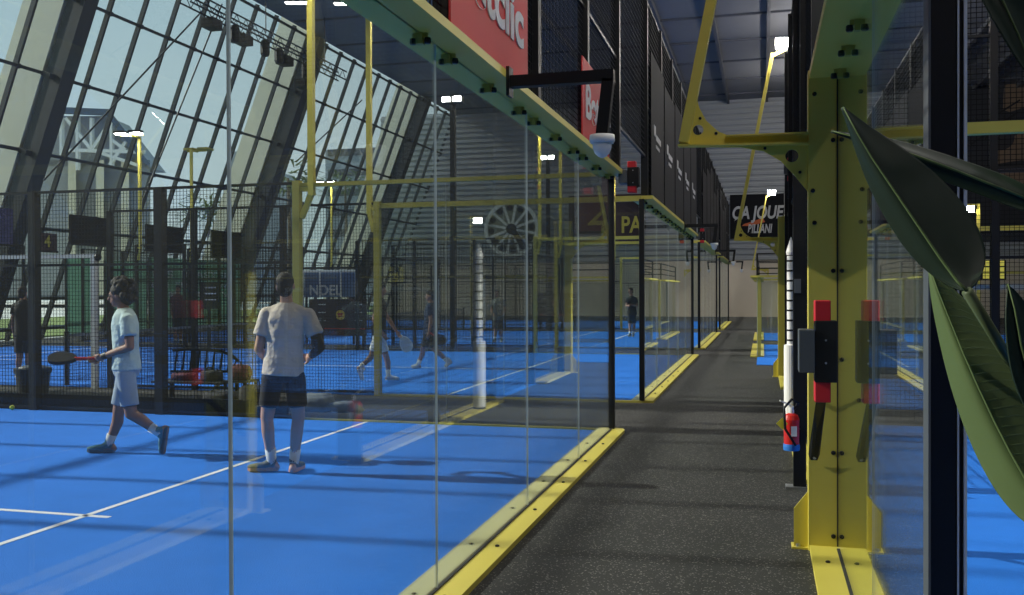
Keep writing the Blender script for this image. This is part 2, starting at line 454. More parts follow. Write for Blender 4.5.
def tree(u, v, Z, w, label, palm=False):
    g = px(u, 300, Z); top = px(u, v, Z); g.z = -.04
    t = thing('tree', label, 'tree', g, 'trees outside the facade')
    MB().tube([g, g.lerp(top, .5) + Vector((.2, 0, 0)), top - Vector((0, 0, .5))], [.25, .18, .1], 8).build('trunk', MT['bark'], t)
    b = MB(); rnd = random.Random(int(u))
    for k in range(170):
        th = rnd.uniform(0, 2 * pi); ph = rnd.uniform(-.5, 1.2); rr = w * rnd.uniform(.35, 1)
        c = top + Vector((math.cos(th) * math.cos(ph) * rr, math.sin(th) * math.cos(ph) * rr, math.sin(ph) * rr * .8 - w * .3))
        d = Vector((math.cos(th), math.sin(th), rnd.uniform(-.8, .5))).normalized(); s_ = w * .2
        sd = d.cross(Vector((0, 0, 1))).normalized() * s_ * .22; up_ = d.cross(sd).normalized() * .02
        b.hexa([c - sd, c + sd, c + d * s_ * 1.6 + sd * .2, c + d * s_ * 1.6 - sd * .2] + [q + up_ for q in (c - sd, c + sd, c + d * s_ * 1.6 + sd * .2, c + d * s_ * 1.6 - sd * .2)])
    b.build('crown', MT['foliage'], t)
tree(288, 172, 75, 3.0, 'leafy tree outside showing beside the second dark column')
tree(420, 186, 100, 2.6, 'small tree outside near the far end of the facade')
tree(345, 180, 92, 2.4, 'tree outside behind the yellow floodlight mast')
tree(208, 205, 80, 2.6, 'low tree outside left of the far tower')

# --------------------------------------------------- courts
MIDX = -11.69
for i, (a, c) in enumerate(COURTS):
    w = ['first', 'second', 'third', 'fourth'][i]
    fl = S('court_floor', MB().box(-21.69, -A, a, c, 0, .012), MT['turf'], 'blue turf of the %s court on the left of the walkway' % w, 'court floor')
    L = MB(); z0, z1 = .011, .0145; mid = (a + c) / 2
    sx = -A - 3.05
    L.box(sx - .025, sx + .025, a + .02, c - .02, z0, z1)
    L.box(MIDX, sx + .2, mid - .025, mid + .025, z0, z1)
    L.box(-18.64, MIDX, mid - .025, mid + .025, z0, z1); L.box(-18.665, -18.615, a + .02, c - .02, z0, z1)
    L.build('line_marking', MT['line'], fl)
RC = [(-3.74, 11.9, B), (13.6, 18.1, B), (20.9, 28.6, -.13), (31.0, 36.3, -.13)]
for i, (a, c, xx) in enumerate(RC):
    w = ['first', 'second', 'third', 'fourth'][i]
    fl = S('court_floor', MB().box(xx, 20.4, a, c, 0, .012), MT['turf'], 'blue turf of the %s court on the right of the walkway' % w, 'court floor')
    MB().box(xx + 3.03, xx + 3.08, a + .02, c - .02, .011, .0145).build('line_marking', MT['line'], fl)
def pane(p, q, z0, z1, parent, name='glass_pane', th=.010):
    """upright glass sheet from p to q (x, y), polished edges in a paler material"""
    p = Vector((p[0], p[1], 0)); q = Vector((q[0], q[1], 0)); d = (q - p).normalized()
    n = Vector((-d.y, d.x, 0)) * th / 2
    zz = lambda v, z: Vector((v.x, v.y, z))
    b = MB().hexa([zz(p - n, z0), zz(q - n, z0), zz(q + n, z0), zz(p + n, z0), zz(p - n, z1), zz(q - n, z1), zz(q + n, z1), zz(p + n, z1)])
    o = b.build(name, [MT['glass'], MT['edge']], parent)
    for f in o.data.polygons:
        f.material_index = 0 if abs(f.normal.dot(n.normalized())) > .9 else 1
    return o


def clamp(x, y, z, parent):
    k = MB().box(x - .018, x + .018, y - .02, y + .02, z - .055, z + .001).box(x - .04, x + .04, y - .010, y + .010, z - .025, z + .001)
    o = k.build('glass_clamp', MT['yellow_dull'], parent)
    for s_ in (-1, 1):
        MB().lathe([(.015, 0), (.019, .010), (.016, .03)], (x + s_ * .040, y, z - .055), 8).build('knob', MT['bolt'], o)


def beam_kerb(x, a, c, t, z=3.0, hw=.16, beam=True, bolts=(), inner=False):
    ch = .07
    poly = [(x - hw, a, 0), (x + hw, a, 0), (x + hw, c - ch, 0), (x + hw - .04, c + .06, 0), (x - hw, c + .06, 0)]
    k = MB().prism(poly, (0, 0, .035)).build('kerb', MT['yellow'], t)
    if inner: MB().box(x - hw, x - .015, a, c - .02, .0345, .0385).build('inner_plate', MT['pale_steel'], t)
    MB().box(x - .014, x + .014, a, c, .034, .042).build('gasket', MT['gasket'], t)
    for y in bolts:
        for s_ in (-1, 1): MB().lathe([(.014, .034), (.014, .042), (.008, .046)], (x + s_ * .085, y, 0), 8).build('bolt', MT['bolt'], k)
    if beam:
        MB().box(x - hw, x + hw, a, c + .06, z - .05, z).build('top_beam', MT['yellow'], t)


def glass_wall(i, x, a, c, label, clamps=True, group=None, z=3.0):
    t = thing('glass_wall', label, 'glass wall', (x, (a + c) / 2, 0), group)
    n = round((c - a) / 2)
    for k in range(n):
        y0 = a + (c - a) * k / n; y1 = a + (c - a) * (k + 1) / n
        pane((x, y0 + .005), (x, y1 - .005), .036, z - .05, t)
        if clamps:
            for q in (y0 + .22, (y0 + y1) / 2, y1 - .22): clamp(x, q, z - .05, t)
    beam_kerb(x, a, c, t, z, bolts=[y for y in (2.6, 3.6, 4.6, 5.6, 6.6, 7.6, 8.6, 9.6, 14.5, 15.5, 16.5, 17.5, 18.5) if a < y < c] if clamps else (), inner=True)
    for y in (a, c):
        MB().box(x - .035, x + .035, y - .035, y + .035, .035, z - .05).build('corner_post', MT['black'], t)
    return t


G = 'glass back walls along the walkway'
glass_wall(0, -A, *COURTS[0], 'clear five-panel glass wall with yellow kerb and beam, nearest on the left of the walkway', group=G)
glass_wall(1, -A, *COURTS[1], 'second clear glass wall along the left of the walkway, beginning past the first gap', group=G)
glass_wall(2, -A, *COURTS[2], 'third clear glass wall along the left of the walkway', False, G)
glass_wall(3, -A, *COURTS[3], 'fourth and farthest clear glass wall along the left of the walkway', False, G)


def wires(b, p, q, z0, z1, cell, r):
    p = Vector(p); q = Vector(q); Ln = (q - p).length; d = (q - p) / Ln
    n = int(Ln / cell)
    for k in range(1, n):
        v = p + d * (k * Ln / n); b.bar(v + Vector((0, 0, z0)), v + Vector((0, 0, z1)), r, r, d)
    m_ = int((z1 - z0) / cell)
    for k in range(1, m_):
        z = z0 + (z1 - z0) * k / m_; b.bar(p + Vector((0, 0, z)), q + Vector((0, 0, z)), r, r)


def mesh_fence(p, q, z0, z1, n, label, cell=.05, r=.0045, rails=(), post=.08, first=True, last=True, group='black mesh fences of the courts', name='mesh_fence', pm='black'):
    p = Vector((p[0], p[1], 0)); q = Vector((q[0], q[1], 0))
    t = thing(name, label, 'fence', (p + q) / 2 + Vector((0, 0, z0)), group)
    d = (q - p).normalized()
    for k in range(n + 1):
        v = p.lerp(q, k / n)
        if (k == 0 and not first) or (k == n and not last): continue
        MB().bar(v + Vector((0, 0, z0)), v + Vector((0, 0, z1)), post, post, d).build('post', MT[pm], t)
    for z in rails: MB().bar(p + Vector((0, 0, z)), q + Vector((0, 0, z)), .035, .035).build('rail', MT['black'], t)
    for k in range(n):
        b = MB(); wires(b, p.lerp(q, k / n), p.lerp(q, (k + 1) / n), z0 + .02, z1, cell, r); b.build('mesh_panel', MT['wire'], t)
    return t


def side_glass(y, label, railm, postm='yellow_dull', z=3.0, ln=4.0, group='glass return walls beside the mesh', thick=.05):
    t = thing('glass_return', label, 'glass wall', (-A - 2, y, 0), group)
    for k in range(2): pane((-A - .04 - (ln / 2 - .02) * k, y), (-A - .04 - (ln / 2 - .02) * (k + 1) + .01, y), .03, z - thick, t)
    MB().bar((-A, y, z - thick / 2), (-A - ln, y, z - thick / 2), .06, thick).build('top_rail', MT[railm], t)
    MB().bar((-A, y, .016), (-A - ln, y, .016), .07, .03).build('bottom_rail', MT['yellow_dull'], t)
    MB().bar((-A - ln, y, 0), (-A - ln, y, z + .03), .095, .095, (1, 0, 0)).build('corner_post', MT[postm], t)
    return t


def mast(x, y, sgn, label, group='yellow floodlight masts', topz=6.15, lamps=2, dx=.0, ox=.12, lit=True):
    """mast standing beside a court post, lamp heads leaning over the court (sgn: direction along y)"""
    t = thing('floodlight_mast', label, 'floodlight', (x, y, 0), group)
    o = -sgn * .0
    px_ = x + ox
    MB().bar((px_, y, 2.84), (px_, y, topz), .075, .075, (1, 0, 0)).build('pole', MT['yellow'], t)
    e = 1 if ox > 0 else -1
    MB().bar((px_, y, 2.86), (x + e * .06, y, 2.56), .06, .06, (0, 1, 0)).build('brace', MT['yellow'], t)
    MB().bar((px_, y, 2.92), (x + e * .055, y, 2.92), .05, .05).build('brace', MT['yellow'], t)
    MB().bar((px_, y, topz - .02), (px_, y + sgn * (dx + .05), topz - .02), .05, .05).build('arm', MT['yellow'], t)
    MB().bar((px_ - .35, y + sgn * dx, topz), (px_ + .35, y + sgn * dx, topz), .05, .05).build('crossbar', MT['yellow'], t)
    for k in range(lamps):
        xx = px_ + (-.25 if k == 0 else .25)
        h = MB().box(xx - .18, xx + .18, y + sgn * (dx) - .1, y + sgn * dx + .3 * sgn, topz + .03, topz + .10).build('lamp_head', MT['black' if lit else 'yellow_dull'], t)
        if not lit: continue
        y0, y1 = sorted((y + sgn * dx - .08, y + sgn * (dx + .28)))
        MB().box(xx - .15, xx + .15, y0, y1, topz + .005, topz + .029).build('lamp_face', MT['lamp'], h)
    return t


# first court: far side
side_glass(COURTS[0][1], 'tall glass return at the far side of the nearest court, thin olive rail on top', 'yellow_dull')
mesh_fence((-A - 4.0, COURTS[0][1]), (MIDX, COURTS[0][1]), 0, 3.0, 3, 'fine black mesh fence behind the two players at the far side of the nearest court', rails=(.05, 2.0, 3.0), first=False, post=.115)
# second court
side_glass(COURTS[1][0], 'tall two-panel glass return at the near side of the second court, yellow beam on top', 'yellow_dull', thick=.08, ln=4.12)
mesh_fence((-A - 4.12, COURTS[1][0]), (-10.7, COURTS[1][0]), 0, 3.0, 3, 'black mesh fence at the near side of the second court, behind the slatted bench', rails=(.05, 2.0, 3.0), first=False)
side_glass(COURTS[1][1], 'glass return at the far side of the second court', 'yellow', thick=.08)
mesh_fence((-A - 4.0, COURTS[1][1]), (-10.7, COURTS[1][1]), 0, 3.0, 3, 'black mesh fence at the far side of the second court', cell=.08, r=.007, rails=(.05, 2.0, 3.0), first=False)
mesh_fence((-12.9, COURTS[1][1]), (-17.69, COURTS[1][1]), 0, 3.0, 3, 'black mesh fence at the far side of the second court, beyond its net', cell=.08, r=.007, rails=(.05, 2.0, 3.0))
for i in (2, 3):
    w = ['third', 'fourth'][i - 2]
    side_glass(COURTS[i][0], 'glass return at the near side of the %s court' % w, 'yellow', thick=.08)
    mesh_fence((-A - 4.0, COURTS[i][0]), (-10.7, COURTS[i][0]), 0, 3.0, 2, 'black mesh fence at the near side of the %s court' % w, cell=.1, r=.008, rails=(.05, 2.0, 3.0), first=False)
    mesh_fence((-13.7, COURTS[i][0]), (-17.69, COURTS[i][0]), 0, 3.0, 2, 'black mesh fence at the near side of the %s court, beyond the white gate frame' % w, cell=.1, r=.008, rails=(.05, 2.0, 3.0))
    mesh_fence((-A - 4.0, COURTS[i][1]), (-17.69, COURTS[i][1]), 0, 3.0, 5, 'black mesh fence at the far side of the %s court' % w, cell=.12, r=.009, rails=(.05, 2.0, 3.0))
# ends of the courts towards the facade
for i in (1, 2, 3):
    w = ['second', 'third', 'fourth'][i - 1]
    mesh_fence((-21.69, COURTS[i][0]), (-21.69, COURTS[i][1]), 0, 3.05, 5, 'mesh end fence of the %s court, close to the glass facade' % w, cell=.1, r=.006, rails=(.05, 2.0, 3.05), group='end fences along the facade', post=.07)

# masts
mast(-A - 4.0, COURTS[0][1], -1, 'yellow mast rising from the corner post between glass and mesh of the nearest court', dx=.35, ox=.20)
mast(-A - 4.12, COURTS[1][0], 1, 'yellow mast rising from the post at the near glass edge of the second court', dx=.35, ox=-.13)
mast(-A - 4.0, COURTS[1][1], -1, 'yellow mast with two lamps at the far glass edge of the second court', dx=.3)
mast(-17.69, COURTS[1][1], -1, 'yellow mast with two lit lamps against the facade, right of the big dark column', dx=.3)
mast(-17.69, COURTS[2][0], 1, 'yellow mast carrying two lamps seen from behind like a T', dx=.3, lit=False)
mast(-17.69, COURTS[2][1], -1, 'far yellow mast by the facade behind the men', dx=.3)
mast(-A - 4.0, COURTS[2][0], 1, 'yellow mast at the near glass edge of the third court', dx=.3)
mast(-A - 4.0, COURTS[2][1], -1, 'yellow mast at the far glass edge of the third court', dx=.3)
# black posts with a floodlight standing in the gaps
for (u, v, y, lab) in ((453, 100, 24.8, 'black lamp post with a bright floodlight in the gap after the second court'), (548, 158, 37.4, 'black lamp post with a bright floodlight in the gap after the third court')):
    p = at_y(u, v, y)
    t = thing('lamp_post', lab, 'floodlight', (p.x, y, 0), 'black lamp posts in the gaps')
    MB().bar((p.x, y, 0), (p.x, y, p.z - .1), .14, .14, (1, 0, 0)).build('pole', MT['black'], t)
    h = MB().box(p.x - .30, p.x + .30, y - .12, y + .1, p.z - .09, p.z + .10).build('lamp_head', MT['black'], t)
    for s_ in (-.16, .16): MB().box(p.x + s_ - .11, p.x + s_ + .11, y - .15, y - .121, p.z - .06, p.z + .07).build('lamp_face', MT['lamp'], h)

# white gate frames at the court entrances
for (x0, x1, y, lab) in ((-10.9, -13.3, 13.4, 'white tubular gate frame at the entrance of the second court'), (-11.8, -13.65, 25.95, 'white tubular gate frame at the entrance of the third court'), (-11.6, -13.7, 38.55, 'white tubular gate frame at the entrance of the fourth court')):
    t = thing('gate_frame', lab, 'gate', ((x0 + x1) / 2, y, 0), 'white gate frames')
    MB().bar((x0 + .05, y, 2.24), (x1 - .05, y, 2.24), .08, .07).build('crossbar', MT['white'], t)
    for x in (x0, x1): MB().bar((x, y, 0), (x, y, 2.2), .09, .09, (1, 0, 0)).build('post', MT['white'], t)
    for x in (x0, x1): MB().ball((x + (.07 if x == x0 else -.07), y, 2.22), .065, seg=10, rings=7).build('end_cap', MT['black'], t)

# nets
for i in (1, 2):
    a, c = COURTS[i]
    t = thing('court_net', 'low black net with pale tape across the %s court' % ['second', 'third'][i - 1], 'net', (MIDX, (a + c) / 2, 0), 'court nets')
    b = MB(); wires(b, (MIDX, a + .15, 0), (MIDX, c - .15, 0), .05, .86, .05, .005); b.build('netting', MT['net'], t)
    MB().bar((MIDX, a + .15, .88), (MIDX, c - .15, .88), .012, .05).build('tape', MT['grey'], t)
    for y in (a + .12, c - .12): MB().tube([(MIDX, y, .012), (MIDX, y, .95)], .04, 10).build('post', MT['black'], t)
# --------------------------------------------------- tall netting above the left glass, banners, cameras
YF = [0.72, 2.9, 4.9, 6.93, 8.97, 11.1]
segs = [((0.72, 11.1), 5, 'first stretch of tall black netting above the glass, behind the red banners'),
        ((13.9, 23.9), 5, 'second stretch of tall black netting above the glass, with black banners'),
        ((26.4, 36.4), 5, 'third stretch of tall black netting above the glass'),
        ((39.0, 49.0), 5, 'fourth stretch of tall black netting above the glass, farthest along the walkway')]
for i, ((a, c), n, lab) in enumerate(segs):
    mesh_fence((-A, a), (-A, c), 3.0, 6.0, n, lab, cell=.055 if i == 0 else .09, r=.006 if i == 0 else .012, rails=(3.05, 4.4, 5.98), post=.10, group='tall netting above the glass walls', name='netting_fence')
for (a, c, lab) in ((11.1, 13.9, 'black netting bridging the first gap between the courts'), (23.9, 26.4, 'black netting bridging the second gap between the courts'), (36.4, 39.0, 'black netting bridging the third gap between the courts')):
    mesh_fence((-A, a), (-A, c), 3.6, 6.0, 1, lab, cell=.08, r=.008, rails=(3.62, 5.98), first=False, last=False, group='netting across the gaps', name='netting_fence')


def banner(y0, y1, z0, z1, mt, label, words=None, x=-A + .075, group=None, tz=None, ty=None):
    t = thing('banner', label, 'banner', (x, (y0 + y1) / 2, z0), group)
    MB().box(x, x + .012, y0, y1, z0, z1).build('cloth', MT[mt], t)
    if words:
        text('lettering', words, MT['whitetext'], t, (x + .016, ty if ty else y0 + .1, tz), (0, 1, 0), (0, 0, 1), .46, width=1.45, depth=.006, bold=.012)
    return t


banner(4.73, 6.42, 3.0, 3.98, 'red', 'large red banner with white lettering hung above the nearest glass wall', 'Betclic', group=None, tz=3.31, ty=4.80)
banner(8.5, 10.05, 3.0, 3.80, 'red', 'smaller red banner behind the white dome camera, partly hidden by its bracket', 'Betclic', tz=3.27, ty=8.62)
for k in range(5):
    y0 = 14.0 + 2 * k
    t = banner(y0, y0 + 1.85, 3.0, 5.2 - .1 * (k % 2), 'blackcloth', 'black sponsor banner on the netting beyond the first gap, %s along' % WHERE[k], group='black sponsor banners')
    for (dy, dz, ly, lz) in ((.35, .9, .22, .16), (.62, .86, .7, .09), (.62, .74, .5, .05)):
        MB().box(-A + .088, -A + .094, y0 + dy, y0 + dy + ly, 3.1 + dz, 3.1 + dz + lz).build('emblem', MT['greytext'], t)
for k in range(8):
    y0 = 26.5 + 2 * k + (1.0 if k > 4 else 0)
    banner(y0, y0 + 1.8, 3.0, 5.0 + .3 * (k % 3), 'blackcloth', 'plain black banner on the far netting, %s after the second gap' % ['first', 'second', 'third', 'fourth', 'fifth', 'sixth', 'seventh', 'eighth'][k], group='plain black banners on the far netting')


def cam_arm(y, label):
    t = thing('security_camera', label, 'camera', (-A + .17, y, 3.05), 'dome cameras over the walkway')
    x0, x1 = -A + .16, -.90
    MB().box(x0, x0 + .02, y - .05, y + .05, 2.84, 3.02).build('mounting_plate', MT['black'], t)
    MB().box(x0 + .02, x1 + .035, y - .035, y + .035, 2.895, 2.965).build('arm', MT['black'], t)
    MB().bar((x1, y, 2.91), (x1 - .04, y, 2.57), .07, .07, (0, 1, 0)).build('drop_pipe', MT['black'], t)
    d = MB().lathe([(.075, .0), (.078, -.035), (.07, -.05), (.062, -.05)], (x1 - .04, y, 2.575), 24).build('housing', MT['white'], t, True)
    MB().lathe([(.058, -.045), (.056, -.08), (.045, -.11), (.025, -.13), (.004, -.138)], (x1 - .04, y, 2.575), 24).build('dome', MT['white'], d, True)


cam_arm(5.62, 'white dome camera on a black arm over the walkway, nearest one')
cam_arm(19.2, 'second white dome camera on a black arm, past the first gap')
cam_arm(31.8, 'third dome camera on a black arm farther down the walkway')
cam_arm(44.4, 'fourth dome camera, smallest, near the end of the walkway')


# --------------------------------------------------- right side of the walkway
def plate(name, polys, y, th, mt, parent):
    """flat steel plate in a plane across the walkway, extra polygons are holes"""
    cu = bpy.data.curves.new(name, 'CURVE'); cu.dimensions = '2D'; cu.fill_mode = 'BOTH'; cu.extrude = th / 2
    for P in polys:
        sp = cu.splines.new('POLY'); sp.points.add(len(P) - 1); sp.use_cyclic_u = True
        for q, (a, b_) in zip(sp.points, P): q.co = (a, b_, 0, 1)
    tmp = bpy.data.objects.new('tmp', cu); COL.objects.link(tmp)
    me = bpy.data.meshes.new_from_object(tmp.evaluated_get(bpy.context.evaluated_depsgraph_get()))
    bpy.data.objects.remove(tmp)
    me.transform(Matrix.Translation((0, y, 0)) @ Matrix.Rotation(pi / 2, 4, 'X')); me.materials.clear(); me.materials.append(mt)
    o = bpy.data.objects.new(name, me); COL.objects.link(o); adopt(o, parent); return o


YC = 6.11
def P2(u, v, y=YC): p = at_y(u, v, y); return (p.x, p.z)
def circ(c, r, n=20): return [(c[0] + r * math.cos(2 * pi * k / n), c[1] + r * math.sin(2 * pi * k / n)) for k in range(n)]


t1 = thing('glass_wall', 'glass wall on the right of the walkway with a yellow end column and bolted foot', 'glass wall', (B, YC, 0), None)
for (a, c) in ((2.36, 4.2), (4.21, YC - .01)): pane((B, a), (B, c), .036, 2.97, t1)
beam_kerb(B, 2.36, YC - .06, t1, 3.0, .17, True, bolts=(5.75,))
for y in (2.7, 3.1, 3.7, 4.25, 4.85, 5.35, 5.9): clamp(B, y, 2.95, t1)
col = MB()
col.box(B - .178, B - .006, YC, YC + .012, 0, 3.0); col.box(B + .006, B + .178, YC, YC + .012, 0, 3.0)
col.box(B - .178, B - .166, YC + .012, YC + .12, 0, 3.0); col.box(B + .166, B + .178, YC + .012, YC + .12, 0, 3.0)
col.box(B - .178, B + .178, YC + .02, YC + .03, 0, 3.0)
colo = col.build('end_column', MT['yellow'], t1, bevel=.003)
MB().box(B - .009, B + .009, YC - .012, YC + .008, .04, 2.95).build('gasket', MT['gasket'], t1)
for (zz, xs) in ((.10, (-.03, .03)), (.62, (-.03, .03)), (.95, (-.13, .13)), (2.05, (-.14, .14)), (2.25, (-.15, .13)), (2.56, (-.03,)), (2.85, (-.14, .14)), (1.75, (-.03, .03)), (1.2, (-.03, .03))):
    for x in xs: MB().lathe([(.014, 0), (.014, -.008), (.007, -.012)], (B + x, YC, zz), 10, 'y').build('bolt', MT['bolt'], colo)
for s_ in (-1, 1):
    o = B + s_ * .178
    MB().prism([(o, YC + .05, .0), (o + s_ * .085, YC + .05, .0), (o + s_ * .085, YC + .05, .25), (o, YC + .05, .36)], (0, .012, 0)).build('foot_gusset', MT['yellow'], t1)
    MB().box(min(o, o + s_ * .10), max(o, o + s_ * .10), YC + .02, YC + .14, 0, .012).build('foot_plate', MT['yellow'], t1)
    MB().lathe([(.014, .012), (.014, .028), (.006, .032)], (o + s_ * .06, YC + .04, 0), 8).build('bolt', MT['steel'], t1)

# bracket reaching over the walkway with the leaning floodlight mast
bk = thing('floodlight_bracket', 'yellow bracket with round holes reaching over the walkway, carrying a leaning mast, nearest one', 'floodlight', (B - .18, YC + .06, 2.5), 'leaning floodlight masts over the walkway')
yb = YC + .02
arm = [P2(678.5, 147), P2(741, 147), P2(764, 151), P2(781, 161), P2(794.5, 175), P2(808.5, 192), P2(808.5, 134), P2(732, 136.5), P2(718, 131), P2(706, 120), P2(699, 107), P2(696.5, 96), P2(690, 96)]
plate('web_plate', [arm, circ(P2(698, 129.5), .033), circ(P2(792, 155.5), .040)], yb, .010, MT['yellow'], bk)
def seg(p, q, dy0, dy1, th):
    p = Vector((p[0], yb, p[1])); q = Vector((q[0], yb, q[1])); d = (q - p).normalized(); n_ = Vector((-d.z, 0, d.x)) * th
    b = MB(); b.prism([p + Vector((0, dy0, 0)), q + Vector((0, dy0, 0)), q + n_ + Vector((0, dy0, 0)), p + n_ + Vector((0, dy0, 0))], (0, dy1 - dy0, 0)); return b
seg(P2(678.5, 147), P2(808.5, 145), -.07, .004, .012).build('flange', MT['yellow'], bk)
seg(P2(726, 137), P2(808.5, 134), -.05, .004, .01).build('flange', MT['yellow'], bk)
mx0 = Vector(P2(684, 143)); mdir = Vector((.655, 3.37)).normalized()
ml = 3.52
me_ = mx0 + mdir * ml
def m3(p, dy=0): return Vector((p[0], yb + dy, p[1]))
MB().bar(m3(mx0, -.03), m3(me_, -.03), .062, .075, (0, 1, 0)).build('mast', MT['yellow'], bk)
for k, uv in enumerate(((700, 118), (716, 133), (765, 148), (800, 172))):
    q = P2(*uv); MB().lathe([(.010, 0), (.010, -.008), (.005, -.011)], (q[0], yb - .004, q[1]), 8, 'y').build('bolt', MT['bolt'], bk)
hd = m3(me_, -.03)
MB().bar(hd - Vector((0, 0, .05)), hd + Vector((.24, 0, .06)), .06, .06, (0, 1, 0)).build('lamp_arm', MT['yellow'], bk)
lh = MB().bar(hd + Vector((.20, -.17, .16)), hd + Vector((.20, .17, .16)), .34, .06, (.25, 0, 1)).build('lamp_head', MT['black'], bk)
MB().bar(hd + Vector((.21, -.15, .125)), hd + Vector((.21, .15, .125)), .30, .012, (.25, 0, 1)).build('lamp_face', MT['lamp'], lh)
MB().box(hd.x + .05, hd.x + .40, hd.y - .215, hd.y - .20, hd.z + .02, hd.z + .22).build('lamp_face', MT['lamp'], lh)

# the same corner repeated at the end of the second right-hand court
c2 = copy_tree(bk); c2.location.y += 18.1 - YC; c2['label'] = 'second yellow bracket farther along the walkway, its leaning mast ending in a lit lamp'
c3 = copy_tree(bk); c3.location.y += 45.4 - YC; c3.location.x += -.0; c3['label'] = 'third leaning yellow mast, small, in front of the sign on the end wall'

t = thing('glass_wall', 'yellow end column and kerb of the second court on the right, behind the white banded tube', 'court wall', (B, 18.1, 0))
for ch in list(t1.children):
    if ch.name.split('.')[0] in ('end_column', 'foot_gusset', 'foot_plate'):
        c = ch.copy(); COL.objects.link(c); c.parent = t; c.matrix_parent_inverse = ch.matrix_parent_inverse.copy()
beam_kerb(B, 8.2, 13.1, t, beam=False, hw=.17)
MB().box(B - .17, B + .17, 15.9, 18.04, 0, .035).build('kerb', MT['yellow'], t)
mesh_fence((B, 8.15), (B, 17.95), .04, 6.0, 4, 'tall black mesh fence on the right of the walkway behind the extinguisher', cell=.07, r=.007, rails=(1.0, 3.0, 5.98), post=.12, group='right-hand fences', name='netting_fence')
mesh_fence((B + .16, 11.95), (8.6, 11.95), 0, 3.0, 4, 'black mesh fence at the far side of the first right-hand court', cell=.05, r=.005, rails=(.05, 2.0, 3.0), first=False, group='right-hand fences')
mesh_fence((B + .16, 12.03), (8.6, 12.03), 3.0, 6.2, 4, 'upper black netting behind the yellow column', cell=.06, r=.008, rails=(3.05, 4.6, 6.18), first=False, group='right-hand fences', name='netting_fence')

MB().bar((B + .18, YC + .06, 2.60), (B + 2.6, YC + .06, 2.60), .07, .07).build('cross_beam', MT['yellow'], t1)
# far side of the second right-hand court
t = thing('glass_return', 'far frame of the second right-hand court, its yellow rails below the leaves', 'glass wall', (4, 18.1, 0))
for k in range(3): pane((B + .3 + 2 * k, 18.1), (B + .3 + 2 * k + 1.98, 18.1), .03, 2.6, t)
MB().bar((B + .3, 18.1, 2.70), (B + 8.2, 18.1, 2.70), .07, .08).build('top_rail', MT['yellow'], t)
MB().bar((B + .3, 18.05, 1.92), (B + 8.2, 18.05, 1.92), .05, .05).build('middle_rail', MT['yellow_dull'], t)
for x in (B + 2.3, B + 4.3, B + 8.2): MB().bar((x, 18.1, 0), (x, 18.1, 2.74), .08, .08, (1, 0, 0)).build('post', MT['black'], t)
t = thing('gate_frame', 'white gate frame low behind the leaves on the right', 'gate', (4.6, 18.6, 0), 'white gate frames')
p0 = at_y(978, 287, 18.6); MB().bar((p0.x - .3, 18.6, p0.z), (p0.x + 3, 18.6, p0.z), .09, .10).build('crossbar', MT['white'], t)
for x in (p0.x - .3, p0.x + 1.2, p0.x + 3): MB().bar((x, 18.6, 0), (x, 18.6, p0.z - .05), .07, .07, (1, 0, 0)).build('post', MT['white'], t)
p0 = at_y(993, 270, 17.9)
t = thing('lit_sign', 'small square lit yellow sign on the far rail between the leaves', 'sign', (p0.x, 17.9, p0.z))
MB().box(p0.x - .2, p0.x + .2, 17.86, 17.96, p0.z - .17, p0.z + .17).build('case', MT['black'], t)
for i in range(3):
    for j in range(3):
        if (i, j) != (1, 2): MB().box(p0.x - .17 + .12 * i, p0.x - .07 + .12 * i, 17.845, 17.858, p0.z - .15 + .11 * j, p0.z - .06 + .11 * j).build('lit_field', MT['exit'], t)
p0 = at_y(969, 209, 30.0)
t = thing('floodlight_mast', 'slim yellow mast with one bright lamp seen beside the big leaf', 'floodlight', (p0.x, 30, 0), 'yellow floodlight masts')
MB().bar((p0.x + .25, 30, .012), (p0.x + .25, 30, p0.z + .1), .08, .08, (1, 0, 0)).build('pole', MT['yellow'], t)
MB().bar((p0.x - .2, 30, p0.z + .12), (p0.x + .29, 30, p0.z + .12), .05, .05).build('crossbar', MT['yellow'], t)
h = MB().box(p0.x - .2, p0.x + .14, 29.9, 30.1, p0.z - .04, p0.z + .1).build('lamp_head', MT['black'], t)
MB().box(p0.x - .17, p0.x + .11, 29.87, 29.899, p0.z - .1, p0.z + .08).build('lamp_face', MT['lamp'], h)

# small cage courts further down on the right, set out into the walkway
for i, (a, c) in enumerate(((23.3, 28.6), (31.0, 36.3))):
    x = -.13
    t = thing('cage_wall', ['low glass wall with yellow beam standing out into the walkway, nearer of two', 'low glass wall with yellow beam standing out into the walkway, farther of two'][i], 'court wall', (x, (a + c) / 2, 0), 'low glass walls on the right')
    for k in range(3): pane((x, a + (c - a) * k / 3 + .01), (x, a + (c - a) * (k + 1) / 3), .036, 1.9, t)
    beam_kerb(x, a, c, t, 1.98, .16)
    for y in (a, c):
        MB().bar((x + .05, y, .035), (x + .05, y, 1.93), .07, .07, (1, 0, 0)).build('corner_post', MT['yellow_dull'], t)
        MB().bar((x, y, 1.98), (x, y, 2.5), .04, .04, (1, 0, 0)).build('railing_post', MT['black'], t)
    for z in (2.15, 2.32, 2.5): MB().bar((x, a, z), (x, c, z), .03, .03).build('railing', MT['black'], t)
    for z in (2.15, 2.32, 2.5): MB().bar((x, a, z), (x + 1.6, a, z), .03, .03).build('railing', MT['black'], t)
    MB().bar((x, a, 1.955), (x + 3.9, a, 1.955), .3, .05).build('cross_beam', MT['yellow'], t)
    pane((x + .04, a), (x + 3.8, a), .03, 1.9, t)

